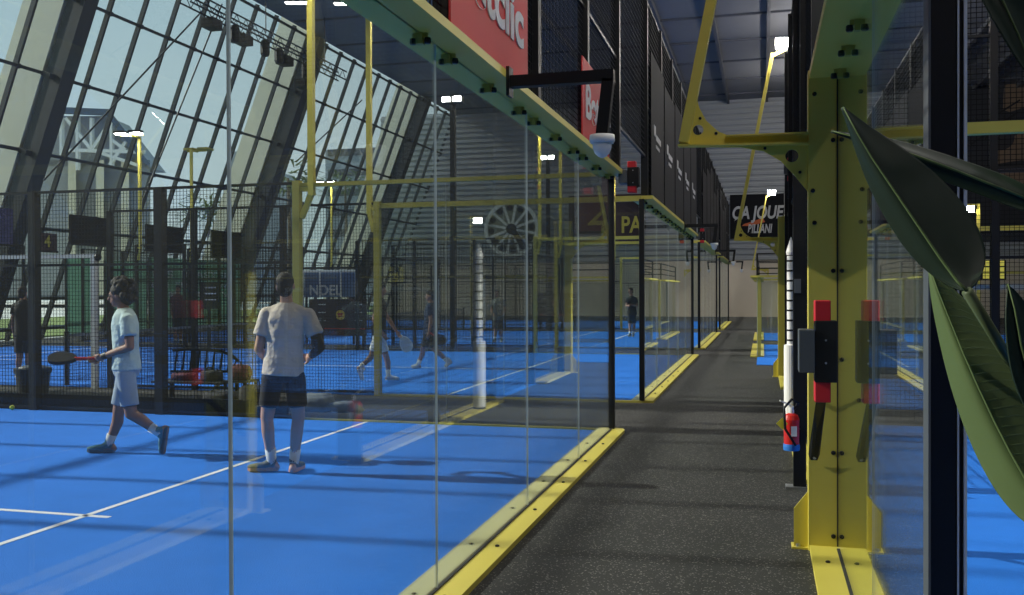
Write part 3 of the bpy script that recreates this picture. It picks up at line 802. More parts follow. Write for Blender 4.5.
# black post near the viewer, end of the right glass
t = thing('door_post', 'wide black upright post with bright metal edge strips beside the plant leaves', 'post', (.50, 2.30, 0))
pa, pb = at_y(930, 300, 2.30), at_y(957, 300, 2.30)
MB().box(pa.x, pb.x, 2.30, 2.36, 0, 3.06).build('profile', MT['black'], t, bevel=.003)
pc = at_y(958.5, 300, 2.30); pd = at_y(963.5, 300, 2.30)
MB().box(pb.x, pb.x + .004, 2.296, 2.36, 0, 3.06).build('metal_strip', MT['alu'], t)
MB().box(pb.x + .004, pd.x, 2.305, 2.36, 0, 3.06).build('profile', MT['black'], t)
MB().box(pd.x, pd.x + .006, 2.296, 2.36, 0, 3.06).build('metal_strip', MT['alu'], t)
MB().box(pa.x - .005, pa.x, 2.29, 2.36, 0, 3.06).build('metal_strip', MT['grey'], t)


# bracket with red blocks
def wall_pad(origin, k, label, group, reach=None, back=.0, kz=None):
    kz = kz or k
    """black plate between two red foam blocks, grey side box, long flat strap below"""
    o = Vector(origin)
    t = thing('bracket_unit', label, 'bracket', o, group)
    def bx(x0, x1, y0, y1, z0, z1): return MB().box(o.x + x0 * k, o.x + x1 * k, o.y + y0 * k, o.y + y1 * k, o.z + z0 * kz, o.z + z1 * kz)
    bx(-.135, -.04, -.16, -.03, .165, .315).build('red_block', MT['redfoam'], t, bevel=.006)
    bx(-.135, -.04, -.16, -.03, -.315, -.165).build('red_block', MT['redfoam'], t, bevel=.006)
    bp = bx(-.135, -.005, -.17, -.04, -.19, .19).build('back_plate', MT['black'], t, bevel=.004)
    for z in (-.07, .07): MB().lathe([(.006, 0), (.006, -.004), (.003, -.005)], (o.x - .07 * k, o.y - .17 * k, o.z + z * k), 8, 'y').build('screw', MT['steel'], bp)
    bx(-.23, -.135, -.20, -.02, -.13, .135).build('side_box', MT['grey'], t, bevel=.004)
    bx(-.10, -.03, -.06, -.004, -.20, .17).build('mount', MT['black'], t)
    if reach: MB().box(reach, o.x - .03, o.y - .05, o.y - .01, o.z - .02, o.z + .03).build('reach_arm', MT['black'], t)
    if kz == k: b = MB().prism([(o.x - .125 * k, o.y - .10 * k, o.z - .31 * k), (o.x - .065 * k, o.y - .10 * k, o.z - .31 * k), (o.x - .065 * k, o.y + back - .012, o.z - .76 * k), (o.x - .08 * k, o.y + back - .006, o.z - .80 * k), (o.x - .125 * k, o.y + back - .006, o.z - .80 * k), (o.x - .14 * k, o.y + back - .012, o.z - .76 * k)], (0, -.006, 0))
    else: return t
    st = b.build('strap', MT['black'], t)
    for z in (-.735, -.78): MB().lathe([(.012, 0), (.012, -.006), (.007, -.009)], (o.x - .10 * k, o.y + back - .020, o.z + z * k), 8, 'y').build('bolt', MT['steel'], st)
p = at_y(836, 351, 5.50)
wall_pad((p.x + .005, 5.58, p.z), .90, 'black bracket unit with two red blocks and a grey side box on the yellow column', 'bracket units with red blocks', None, YC - 5.58)
wall_pad(at_y(641, 178, 10.72), 1.0, 'red and black bracket unit on the far top corner of the nearest glass wall', 'bracket units with red blocks', -A + .16, kz=.56)
wall_pad(at_y(706, 236, 23.54), 1.0, 'red and black bracket unit on the far top corner of the second glass wall', 'bracket units with red blocks', -A + .16, kz=.56)
wall_pad((B + .02, 16.0, 3.6), .6, 'small red bracket unit high on the right-hand black fence', 'bracket units with red blocks')

# white banded tube with pointed cap
p = at_y(792.5, 300, 12.0); x = .338
yt = 12.1
t = thing('banded_tube', 'slim white banded tube with a pointed cap rising from a thicker white sleeve', 'tube', (x, yt, 0))
def zt(v): return at_y(790, v, yt).z
MB().lathe([(.085, .035), (.085, .055), (.076, .06)], (x, yt, 0), 20).build('base', MT['black'], t)
MB().lathe([(.085, .06), (.085, zt(345)), (.06, zt(345) + .01)], (x, yt, 0), 20).build('sleeve', MT['white'], t, False)
o = MB().lathe([(.048, zt(346)), (.048, zt(256))], (x, yt, 0), 18).build('tube', MT['white'], t)
for k in range(9):
    z = zt(345) + (zt(256) - zt(345)) * (k + .5) / 9
    MB().lathe([(.047, z - .012), (.052, z - .01), (.052, z + .01), (.047, z + .012)], (x, yt, 0), 16).build('band', MT['black'], o)
MB().lathe([(.052, zt(255)), (.058, zt(252)), (.03, zt(244)), (.004, zt(237))], (x, yt, 0), 16).build('cap', MT['white'], t)

# black service cabinet post with the extinguisher
t = thing('service_post', 'narrow black upright panel beside the yellow column, behind the extinguisher', 'panel', (.27, 8.0, 0))
pa, pb = at_y(793, 300, 8.0), at_y(806, 300, 8.0)
MB().box(pa.x, pb.x, 7.98, 8.06, .02, 2.9).build('panel', MT['black'], t, bevel=.004)
MB().box(pa.x - .06, pb.x + .01, 7.95, 8.08, 0, .02).build('foot_plate', MT['steel'], t)
q = at_y(789, 245, 7.95)
MB().box(pa.x + .01, pa.x + .06, 7.94, 7.979, at_y(797, 293, 8).z, at_y(797, 279, 8).z).build('switch_box', MT['grey'], t)
p = at_y(791.5, 425, 7.86)
ex, ey = p.x, 7.86
zb, ztp = at_y(791, 450, ey).z, at_y(791, 413, ey).z
t = thing('fire_extinguisher', 'red fire extinguisher with blue base and black hose hung on the black panel', 'fire extinguisher', (ex, ey, zb))
MB().lathe([(.060, zb + .05), (.062, ztp - .05), (.05, ztp - .015), (.022, ztp)], (ex, ey, 0), 20).build('cylinder', MT['extred'], t, False)
MB().lathe([(.064, zb), (.066, zb + .03), (.063, zb + .052)], (ex, ey, 0), 20).build('base_ring', MT['bluecap'], t)
v_ = MB().lathe([(.022, ztp), (.022, ztp + .05), (.012, ztp + .06)], (ex, ey, 0), 12).build('valve', MT['white'], t)
MB().bar((ex, ey, ztp + .06), (ex - .09, ey - .02, ztp + .10), .02, .012).build('handle', MT['white'], v_)
MB().tube([(ex + .02, ey, ztp + .03), (ex + .05, ey - .04, ztp + .09), (ex, ey - .08, ztp + .12), (ex - .06, ey - .09, ztp + .05), (ex - .05, ey - .09, zb + .18), (ex + .0, ey - .085, zb + .10), (ex + .03, ey - .08, zb + .05)], .011, 8).build('hose', MT['black'], t, True)
MB().box(ex - .005, ex + .04, ey - .064, ey - .05, zb + .12, zb + .20).build('paper_label', MT['white'], t)
MB().prism([(ex - .07, ey - .07, zb + .27), (ex - .12, ey - .07, zb + .22), (ex - .07, ey - .07, zb + .17), (ex - .03, ey - .07, zb + .22)], (0, .004, 0)).build('hang_tag', MT['tag'], t)
MB().box(ex - .03, ex + .07, ey + .05, 7.985, zb + .1, zb + .16).build('wall_hook', MT['black'], t)
# --------------------------------------------------- end wall signs and wheel
ye = DEND - .12
def wallbox(u0, v0, u1, v1, y, th=.06):
    a, b_ = at_y(u0, v0, y), at_y(u1, v1, y)
    return MB().box(min(a.x, b_.x), max(a.x, b_.x), y - th, y, min(a.z, b_.z), max(a.z, b_.z))
t = thing('wall_sign', 'dark sign with slanted white lettering and an orange stroke, above the walkway end', 'sign', at_y(757, 237, ye))
wallbox(730, 195, 784, 238, ye).build('board', MT['blackcloth'], t)
def wtext(body, u0, u1, v0, v1, mt, par, y, bold=.03, shear=.2):
    a, b_ = at_y(u0, v1, y), at_y(u1, v0, y)
    sz = (b_.z - a.z) / .70
    return text('lettering', body, MT[mt], par, (a.x, y - .075, a.z), (1, 0, 0), (0, 0, 1), sz, width=b_.x - a.x, depth=.02, bold=bold * sz, shear=shear)
wtext('\u00c7A JOUE', 731.5, 783, 205.5, 219, 'greytext', t, ye)
wtext('BILLANI', 747.5, 772, 224, 233, 'greytext', t, ye)
a = [at_y(u, v, ye - .06) for u, v in ((742, 226), (744, 224), (763, 218), (765, 222), (750, 226))]
MB().prism(a, (0, -.012, 0)).build('stroke', MT['orange'], t)
t = thing('wall_sign', 'dark maroon sign with large yellow lettering on the end wall behind the glass', 'sign', at_y(606, 244, ye))
wallbox(569, 196, 646, 244, ye).build('board', MT['maroon'], t)
wtext('PA', 621, 641.5, 216, 232.5, 'yellowtext', t, ye, .02, 0)
a = [at_y(u, v, ye - .065) for u, v in ((588, 223.5), (603, 209), (605, 211.5), (596, 220.5), (606, 220.5), (603.5, 236), (600.5, 235), (602, 225), (588, 225.5))]
MB().prism(a, (0, -.02, 0)).build('lettering', MT['yellowtext'], t)
wallbox(569, 243, 606, 246, ye, .09).build('lower_strip', MT['yellowtext'], t)
cw = at_y(511.5, 229, ye - .3); R = 28.5 * cw.y * .966 / F
t = thing('wheel', 'big pale wheel with spokes and twelve dark discs mounted on the end wall', 'wall decoration', cw)
b = MB(); n = 48
for k in range(n):
    a0, a1 = 2 * pi * k / n, 2 * pi * (k + 1) / n
    b.bar(cw + Vector((math.cos(a0), 0, math.sin(a0))) * R, cw + Vector((math.cos(a1), 0, math.sin(a1))) * R, .22, .14, (0, 1, 0))
b.build('rim', MT['white'], t)
MB().lathe([(R * .96, .16), (R * .96, .20)], cw, 40, 'y').build('backing', MT['cream'], t)
for k in range(12):
    a0 = 2 * pi * (k + .15) / 12
    d = Vector((math.cos(a0), 0, math.sin(a0)))
    MB().lathe([(R * .115, -.02), (R * .115, .06)], cw + d * R * .80, 16, 'y').build('disc', MT['black'], t)
    a0 += pi / 12; d = Vector((math.cos(a0), 0, math.sin(a0)))
    MB().bar(cw + d * R * .2, cw + d * R, .15, .09, (0, 1, 0)).build('spoke', MT['white'], t)
MB().lathe([(R * .2, -.1), (R * .2, .1), (R * .12, .14)], cw, 16, 'y').build('hub', MT['black'], t)
MB().bar(cw + Vector((0, -.12, .1)), cw + Vector((R * .45, -.12, -R * .62)), .34, .1, (0, 1, 0)).build('arm', MT['black'], t)
MB().box(cw.x - .1, cw.x + .1, cw.y + .2, DEND - .08, cw.z - .1, cw.z + .1).build('axle', MT['black'], t)
# mural on the end wall, right
t = thing('wall_mural', 'dark wall mural with brown rounded shapes and a dark disc, high on the right', 'mural', at_y(1010, 200, ye))
wallbox(908, -40, 1120, 240, ye, .05).build('panel', MT['dark'], t)
for P in (((1003, 110), (1004, 88), (1012, 76), (1024, 73), (1060, 76), (1060, 112), (1022, 108), (1010, 112)), ((1016, 135), (1030, 126), (1060, 130), (1060, 168), (1022, 160), (1008, 162), (992, 165), (996, 148)), ((991, 168), (1024, 166), (1060, 172), (1060, 205), (1030, 205), (1000, 190))):
    MB().prism([at_y(u, v, ye - .05) for u, v in P], (0, -.02, 0)).build('brown_shape', MT['tan'], t)
q = at_y(1001, 138, ye - .08); MB().lathe([(11 * q.y / F, 0), (11 * q.y / F, -.03)], q, 24, 'y').build('dark_disc', MT['disc'], t)
for (a, c) in (((970, 145), (1018, 112)), ((972, 130), (1020, 100)), ((985, 140), (1000, 100)), ((975, 118), (1000, 140))):
    MB().bar(at_y(*a, ye - .09), at_y(*c, ye - .09), .1, .05, (0, 1, 0)).build('stroke', MT['black'], t)

t = thing('wall_sign', 'plain dark maroon panel on the end wall between yellow column and big leaf', 'sign', at_y(887, 225, ye))
wallbox(850, 160, 905, 226, ye, .05).build('board', mat('maroon_panel', srgb(74, 34, 42), .7, var=.1), t)
wallbox(850, 226, 905, 227.5, ye, .08).build('lower_strip', MT['black'], t)
# --------------------------------------------------- lighting truss by the facade
t = thing('lighting_truss', 'slim horizontal lighting truss hung along the upper facade', 'truss', (-17.7, 31, 11))
TA, TB = 26.0, 37.5
for (dx, dz) in ((-.2, .18), (.2, .18), (-.2, -.18), (.2, -.18)):
    MB().tube([(-17.7 + dx, TA, 11 + dz), (-17.7 + dx, TB, 11 + dz)], .03, 6).build('chord', MT['frame'], t)
b = MB(); y = TA
while y < TB - .5:
    for dx in (-.2, .2): b.bar((-17.7 + dx, y, 10.82), (-17.7 + dx, y + .3, 11.18), .02, .02); b.bar((-17.7 + dx, y + .3, 11.18), (-17.7 + dx, y + .6, 10.82), .02, .02)
    y += .6
b.build('lattice', MT['frame'], t)
for y in (27.2, 31, 35.8): MB().tube([(-17.7, y, 11.18), (-17.7, y, CZ)], .02, 6).build('hanger', MT['frame'], t)
for i, (u, v, kind) in enumerate(((212, 23, 0), (234.5, 34, 1), (243.5, 39, 0), (265, 48, 1), (279, 56, 1), (285, 60, 0), (306, 70, 1), (303, 83, 0))):
    p = at_x(u, v, -17.7)
    s_ = thing('stage_light', 'black stage light hanging from the truss, %s from its near end' % ['first', 'second', 'third', 'fourth', 'fifth', 'sixth', 'seventh', 'eighth'][i], 'stage light', p, 'stage lights on the truss')
    if kind: MB().lathe([(.13, -.30), (.17, -.2), (.17, .2), (.1, .30)], p, 12).build('lamp_body', MT['black'], s_)
    else: MB().box(p.x - .22, p.x + .22, p.y - .28, p.y + .28, p.z - .2, p.z + .12).build('lamp_body', MT['black'], s_)
    MB().tube([p + Vector((0, 0, .1)), (p.x, p.y, 10.8)], .03, 6).build('clamp', MT['black'], s_)
# ceiling lamps
for i, (u, v, ln, lab) in enumerate(((362, 4, 2.2, 'long white tube lamp under the dark ceiling by the yellow mast'), (297, 3, .9, 'short bright lamp under the ceiling above the truss'), (470, 96, .0, ''))):
    if not ln: continue
    r_ = ray(u, v); p = EYE + r_ * ((CZ - .5 - H) / r_.z)
    t = thing('ceiling_lamp', lab, 'ceiling lamp', p, 'ceiling lamps')
    d = RT
    h = MB().bar(p - d * ln / 2 + Vector((0, 0, .08)), p + d * ln / 2 + Vector((0, 0, .08)), .3, .12).build('housing', MT['grey'], t)
    MB().bar(p - d * ln / 2.1, p + d * ln / 2.1, .24, .03).build('diffuser', MT['lamp_soft'], h)
    MB().tube([p + Vector((0, 0, .1)), (p.x, p.y, CZ)], .03, 6).build('hanger', MT['grey'], t)

# --------------------------------------------------- boards along the facade ends of the courts
def board(u0, v0, u1, v1, mt, label, x=-21.55, group='dark boards above the end fences'):
    a, b_ = at_x(u0, v1, x), at_x(u1, v0, x)
    t = thing('board', label, 'board', (x, (a.y + b_.y) / 2, a.z), group)
    MB().box(x, x + .08, a.y, b_.y, a.z, b_.z).build('panel', MT[mt], t)
    MB().box(x - .03, x + .0, a.y - .0, b_.y, a.z + .1, a.z + .2).build('batten', MT['black'], t)
    MB().box(x - .01, x + .10, a.y - .03, b_.y + .03, a.z - .06, a.z - .001).build('frame_rail', MT['black'], t)
    return t, a, b_
board(-14, 209, 11, 243, 'purple', 'dusky purple board above the end fence at the left edge')
board(69, 219, 112, 243, 'blackcloth', 'large black board above the end fence, left of the walking player')
board(145, 228, 182, 250, 'blackcloth', 'black board above the end fence behind the yellow masts')
board(211, 233, 240, 256, 'blackcloth', 'black board above the end fence, left of the man in the beige shirt')
t, a, b_ = board(37, 234, 55, 250, 'maroon', 'small dark number board with a yellow figure four on the end fence')
text('lettering', '4', MT['yellowtext'], t, (-21.46, a.y + (b_.y - a.y) * .30, a.z + .12), (0, 1, 0), (0, 0, 1), .48, depth=.01, bold=.015)
# green windbreak with white lettering
def gscreen(u0, u1, v0, v1, x, label):
    a, b_ = at_x(u0, v1, x), at_x(u1, v0, x)
    t = thing('windbreak', label, 'screen', (x, (a.y + b_.y) / 2, 0), 'green windbreak screens')
    MB().box(x, x + .02, a.y, b_.y, max(.2, a.z), b_.z).build('cloth', MT['green'], t)
    for y in (a.y, b_.y): MB().box(x - .05, x, y - .04, y + .04, .0, b_.z).build('post', MT['frame'], t)
    return t, a, b_
gscreen(67, 98, 256, 335, -22.3, 'plain green windbreak screen behind the walking player, at the foot of the facade')
gscreen(106, 146, 262, 336, -22.3, 'green windbreak screen partly hidden by the head of the walking player')
t, a, b_ = gscreen(150, 240, 262, 336, -22.3, 'long green windbreak screen with white lettering behind the benches')
for (body, u0, u1, v0, v1) in (('LES  JOASTEN', 152, 231, 271, 277), ('GN  SUILLET  WT', 151, 233, 281, 288), ('K   RS   VI', 168, 232, 291, 298)):
    p, q = at_x(u0, v1, -22.26), at_x(u1, v0, -22.26)
    text('lettering', body, MT['whitetext'], t, p, (0, 1, 0), (0, 0, 1), .36, width=q.y - p.y, depth=.01, bold=.008)

# blue backdrop board in the third court gate, with white lettering
t = thing('sponsor_board', 'blue board with white lettering inside the white gate frame of the third court', 'board', at_y(330, 300, 26.3))
wallbox(305, 272, 356, 297, 26.3, .05).build('panel', mat('blue_board', srgb(84, 110, 150), .7, var=.1), t)
p, q = at_y(309, 295, 26.24), at_y(341, 285, 26.24)
text('lettering', 'NDEL', MT['whitetext'], t, p, (1, 0, 0), (0, 0, 1), (q.z - p.z) / .7, width=q.x - p.x, depth=.01, bold=.01)
for u in (320, 341): wallbox(u - .6, 272, u + .6, 297, 26.24, .03).build('white_stripe', MT['white'], t)
wallbox(306, 297, 308, 345, 26.33, .05).build('post', MT['black'], t); wallbox(353, 297, 355, 345, 26.33, .05).build('post', MT['black'], t)
def dotboard(u0, v0, u1, v1, y, lab, cu, cv, cr):
    t = thing('sponsor_board', lab, 'board', at_y((u0 + u1) / 2, v1, y), 'dark boards with a yellow roundel')
    wallbox(u0, v0, u1, v1, y, .06).build('panel', MT['maroon'], t)
    c = at_y(cu, cv, y - .061); k = cr * c.y / F
    d = MB().lathe([(k, 0), (k, -.02)], c, 20, 'y').build('roundel', MT['logo'], t)
    MB().bar(c + Vector((-k * .55, -.024, k * .12)), c + Vector((k * .55, -.024, k * .22)), .01, k * .3, (0, 0, 1)).build('mark', MT['red'], d)
    MB().bar(c + Vector((-k * .4, -.024, -k * .3)), c + Vector((k * .45, -.024, -k * .2)), .01, k * .25, (0, 0, 1)).build('mark', MT['red'], d)
    for k_ in range(3):
        for uu in (u0 + (u1 - u0) * .22, u0 + (u1 - u0) * .86):
            wallbox(uu - 4, v0 + 5 + 8 * k_, uu + 3, v0 + 6 + 8 * k_, y - .06, .008).build('print', MT['greytext'], t)
    wallbox(u0 + 2, v1 - 8, u1 - 2, v1 - 6.5, y - .06, .006).build('print', MT['red'], t)
    g = at_y(u0, v1, y)
    for u in (u0 + 3, u1 - 3):
        q = at_y(u, v1, y); MB().box(q.x - .04, q.x + .04, y - .05, y, .0, q.z).build('leg', MT['black'], t)
dotboard(310, 299, 367, 336, 25.2, 'dark board with a yellow roundel behind the man in the beige shirt', 340.5, 315, 5.5)
dotboard(538, 293, 578, 322, 37.8, 'far dark board with a small yellow roundel behind the glass corner', 553.5, 303, 3)
# small notice board
t = thing('notice_board', 'small black notice board beyond the mesh above the bench', 'board', at_y(210, 308, 23.3))
wallbox(201, 282, 220, 309, 23.4, .04).build('panel', MT['black'], t)
for k in range(3): wallbox(205, 287 + 6 * k, 216, 288.2 + 6 * k, 23.36, .01).build('print', MT['greytext'], t)
q = at_y(210, 309, 23.4); MB().box(q.x - .03, q.x + .03, 23.34, 23.4, 0, q.z).build('leg', MT['black'], t)

# --------------------------------------------------- between the courts: bin, bench, bags, ball
g = ground(33, 413.5)
t = thing('waste_bin', 'round black waste bin beyond the mesh at the left', 'bin', (g.x, 11.55, 0))
c = at_y(33, 380, 11.55)
hz = at_y(33, 366, 11.55).z
MB().lathe([(.20, 0), (.235, hz - .10)], (c.x, 11.55, 0), 24).build('body', MT['bin'], t)
MB().lathe([(.255, hz - .10), (.26, hz - .03), (.24, hz - .02)], (c.x, 11.55, 0), 24).build('rim', MT['bin'], t)
MB().ball((c.x, 11.55, hz - .03), (.20, .20, .05)).build('liner', MT['grey'], t, True)
p = ground(27, 406, .033)
tag(MB().ball((p.x, 10.62, .045), .033).build('padel_ball', MT['ball'], None, True), 'yellow padel ball at the foot of the mesh by the bin', 'ball')

yb2 = 12.4
def Q(u, v, y=yb2): return at_y(u, v, y)
t = thing('bench', 'dark metal bench with a curved slatted back beyond the mesh, between the players', 'bench', Q(198, 395))
pts = [Q(166, 351), Q(180, 350), Q(200, 350.5), Q(215, 352), Q(225, 356), Q(232, 362)]
MB().tube([q + Vector((0, .18, 0)) for q in pts], .025, 8).build('back_rail', MT['black'], t)
MB().tube([Q(166, 372) + Vector((0, .12, 0)), Q(232, 372) + Vector((0, .12, 0))], .02, 8).build('back_rail', MT['black'], t)
for k in range(8):
    u = 170 + 7.6 * k; v = 351 if u < 205 else 351 + (u - 205) * .3
    MB().bar(Q(u, v) + Vector((0, .18, 0)), Q(u, 372) + Vector((0, .12, 0)), .03, .012, (0, 1, 0)).build('back_slat', MT['black'], t)
zs = Q(200, 380).z
xa, xb = Q(164, 380).x, Q(233, 380).x
MB().box(xa, xb, yb2 - .32, yb2 + .12, zs - .03, zs).build('seat', MT['frame'], t)
for x in (xa + .08, xb - .08):
    for y in (yb2 - .28, yb2 + .08): MB().box(x - .025, x + .025, y - .025, y + .025, 0, zs - .03).build('leg', MT['black'], t)
def sack(u, v, w, h, d, mt, name, lab, y=yb2, z=None, strap=True):
    c = Q(u, v, y); z = c.z if z is None else z
    t = thing(name, lab, 'bag', (c.x, y, z), 'bags at the bench')
    b = MB(); rnd = random.Random(u)
    b.ball((c.x, y, z + h * .5), (w / 2, d / 2, h / 2), seg=16, rings=10)
    pw = lambda a, r_: r_ * math.copysign(abs(a / r_) ** .55, a) if abs(a) > 1e-6 else 0
    for vtx in b.b.verts:
        q = vtx.co - Vector((c.x, y, z + h * .5))
        vtx.co = Vector((c.x + pw(q.x, w / 2), y + pw(q.y, d / 2), z + h * .5 + pw(q.z, h / 2)))
        vtx.co += Vector((rnd.uniform(-.015, .015), rnd.uniform(-.015, .015), rnd.uniform(-.012, .012)))
        if vtx.co.z < z + h * .18: vtx.co.z = z + .002
    b.build('body', MT[mt], t, True)
    if strap: MB().tube([(c.x - w * .25, y - d * .3, z + h * .8), (c.x - w * .1, y - d * .2, z + h * 1.25), (c.x + w * .15, y - d * .2, z + h * 1.22), (c.x + w * .25, y - d * .3, z + h * .8)], .012, 6).build('handle', MT['black'], t)
sack(184, 380, .36, .12, .24, 'bagred', 'sports_bag', 'small dusky red bag lying on the left of the bench', z=zs, y=yb2 - .1)
sack(212, 380, .30, .17, .26, 'bag', 'backpack', 'dark backpack resting on the middle of the bench', z=zs, y=yb2 - .1)
sack(240, 380, .30, .22, .26, 'bagred', 'backpack', 'reddish backpack with dark straps right of the bench', y=yb2 - .25, z=.34)
sack(257, 395, .46, .34, .36, 'bag', 'sports_bag', 'black sports bag on the ground right of the bench', y=11.55, z=0)
sack(222, 395, .5, .26, .36, 'bag', 'sports_bag', 'dark bag on the ground in front of the right end of the bench', y=11.5, z=0)
sack(317, 395, .46, .24, .36, 'bagclear', 'plastic_bag', 'crumpled grey plastic bag on the ground right of the man in beige', y=11.6, z=0, strap=False)
sack(341, 396, .30, .14, .26, 'bagclear', 'plastic_bag', 'flat grey plastic bag beside the crumpled one', y=11.6, z=0, strap=False)
t = thing('crate', 'low dark stand that carries the reddish backpack', 'crate', Q(240, 395, 12.15))
q = Q(240, 395, 12.15); b = MB()
for x in (q.x - .18, q.x + .14):
    for y in (12.0, 12.3): b.box(x, x + .04, y, y + .04, 0, .31)
b.build('frame', MT['black'], t); MB().box(q.x - .2, q.x + .2, 11.96, 12.36, .31, .338).build('top', MT['frame'], t)
# low dark plinth running behind the near mesh
tag(MB().box(-11.6, -5.9, 10.80, 10.86, 0, .22).build('trim_60', MT['gasket']), 'low dark kick board behind the near mesh', 'kick board', None, 'structure')
# --------------------------------------------------- people
def remesh(name, mb, mt, parent, voxel=.01, smooth=4, sf=.5, cuts=()):
    """fuse overlapping volumes into one continuous skin"""
    bmesh.ops.recalc_face_normals(mb.b, faces=mb.b.faces)
    me = bpy.data.meshes.new(name); mb.b.to_mesh(me); mb.b.free()
    tmp = bpy.data.objects.new('tmp', me); COL.objects.link(tmp)
    r = tmp.modifiers.new('r', 'REMESH'); r.mode = 'VOXEL'; r.voxel_size = voxel; r.use_smooth_shade = True
    if smooth:
        s = tmp.modifiers.new('s', 'SMOOTH'); s.factor = sf; s.iterations = smooth
    m2 = bpy.data.meshes.new_from_object(tmp.evaluated_get(bpy.context.evaluated_depsgraph_get()))
    bpy.data.objects.remove(tmp); bpy.data.meshes.remove(me)
    m2.name = name; m2.materials.clear(); m2.materials.append(mt)
    for p in m2.polygons: p.use_smooth = True
    o = bpy.data.objects.new(name, m2); COL.objects.link(o)
    if parent is not None: adopt(o, parent)
    return o


def basis(x, y, z): return Matrix((x, y, z)).transposed()
def ortho(d, ref):
    d = d.normalized(); r = (ref - d * ref.dot(d)).normalized(); return d, r, d.cross(r)


def hand(b, wr, tip_dir, palm_n, k, side, curl=.7):
    """palm, four unequal bent fingers and a thumb; palm_n points out of the palm"""
    d, n, s = ortho(tip_dir, palm_n)
    s = s * side
    pc = wr + d * .045 * k
    b.ball(pc, (.046 * k, .018 * k, .042 * k), basis(d, n, s), 12, 8)
    for i, (off, ln) in enumerate(((-.030, .068), (-.010, .078), (.010, .073), (.028, .058))):
        base = wr + d * .080 * k + s * off * k
        a1 = curl * .7; a2 = curl * 1.7
        p1 = base + (d * math.cos(a1) + n * math.sin(a1)) * ln * .5 * k
        p2 = p1 + (d * math.cos(a2) + n * math.sin(a2)) * ln * .5 * k
        b.cone(base - d * .02 * k, p1, .010 * k, .009 * k, 8); b.cone(p1, p2, .009 * k, .0075 * k, 8)
    t0 = wr + d * .025 * k - s * .036 * k
    t1 = t0 + (d * .6 - s * .6 + n * .5).normalized() * .035 * k
    t2 = t1 + (d * .9 + n * .5).normalized() * .03 * k
    b.cone(wr + d * .02 * k - s * .02 * k, t0, .014 * k, .012 * k, 8); b.cone(t0, t1, .012 * k, .010 * k, 8); b.cone(t1, t2, .010 * k, .008 * k, 8)


def loft(b, rings, X, Fd, n=22):
    """closed stack of ellipses: (centre, rx, ry)"""
    L = []
    for c, rx, ry in rings:
        L.append([b.b.verts.new(c + X * rx * math.cos(2 * pi * i / n) + Fd * ry * math.sin(2 * pi * i / n)) for i in range(n)])
    for a, q in zip(L, L[1:]):
        for i in range(n): b.b.faces.new((a[i], a[(i + 1) % n], q[(i + 1) % n], q[i]))
    b.b.faces.new(list(reversed(L[0]))); b.b.faces.new(L[-1])


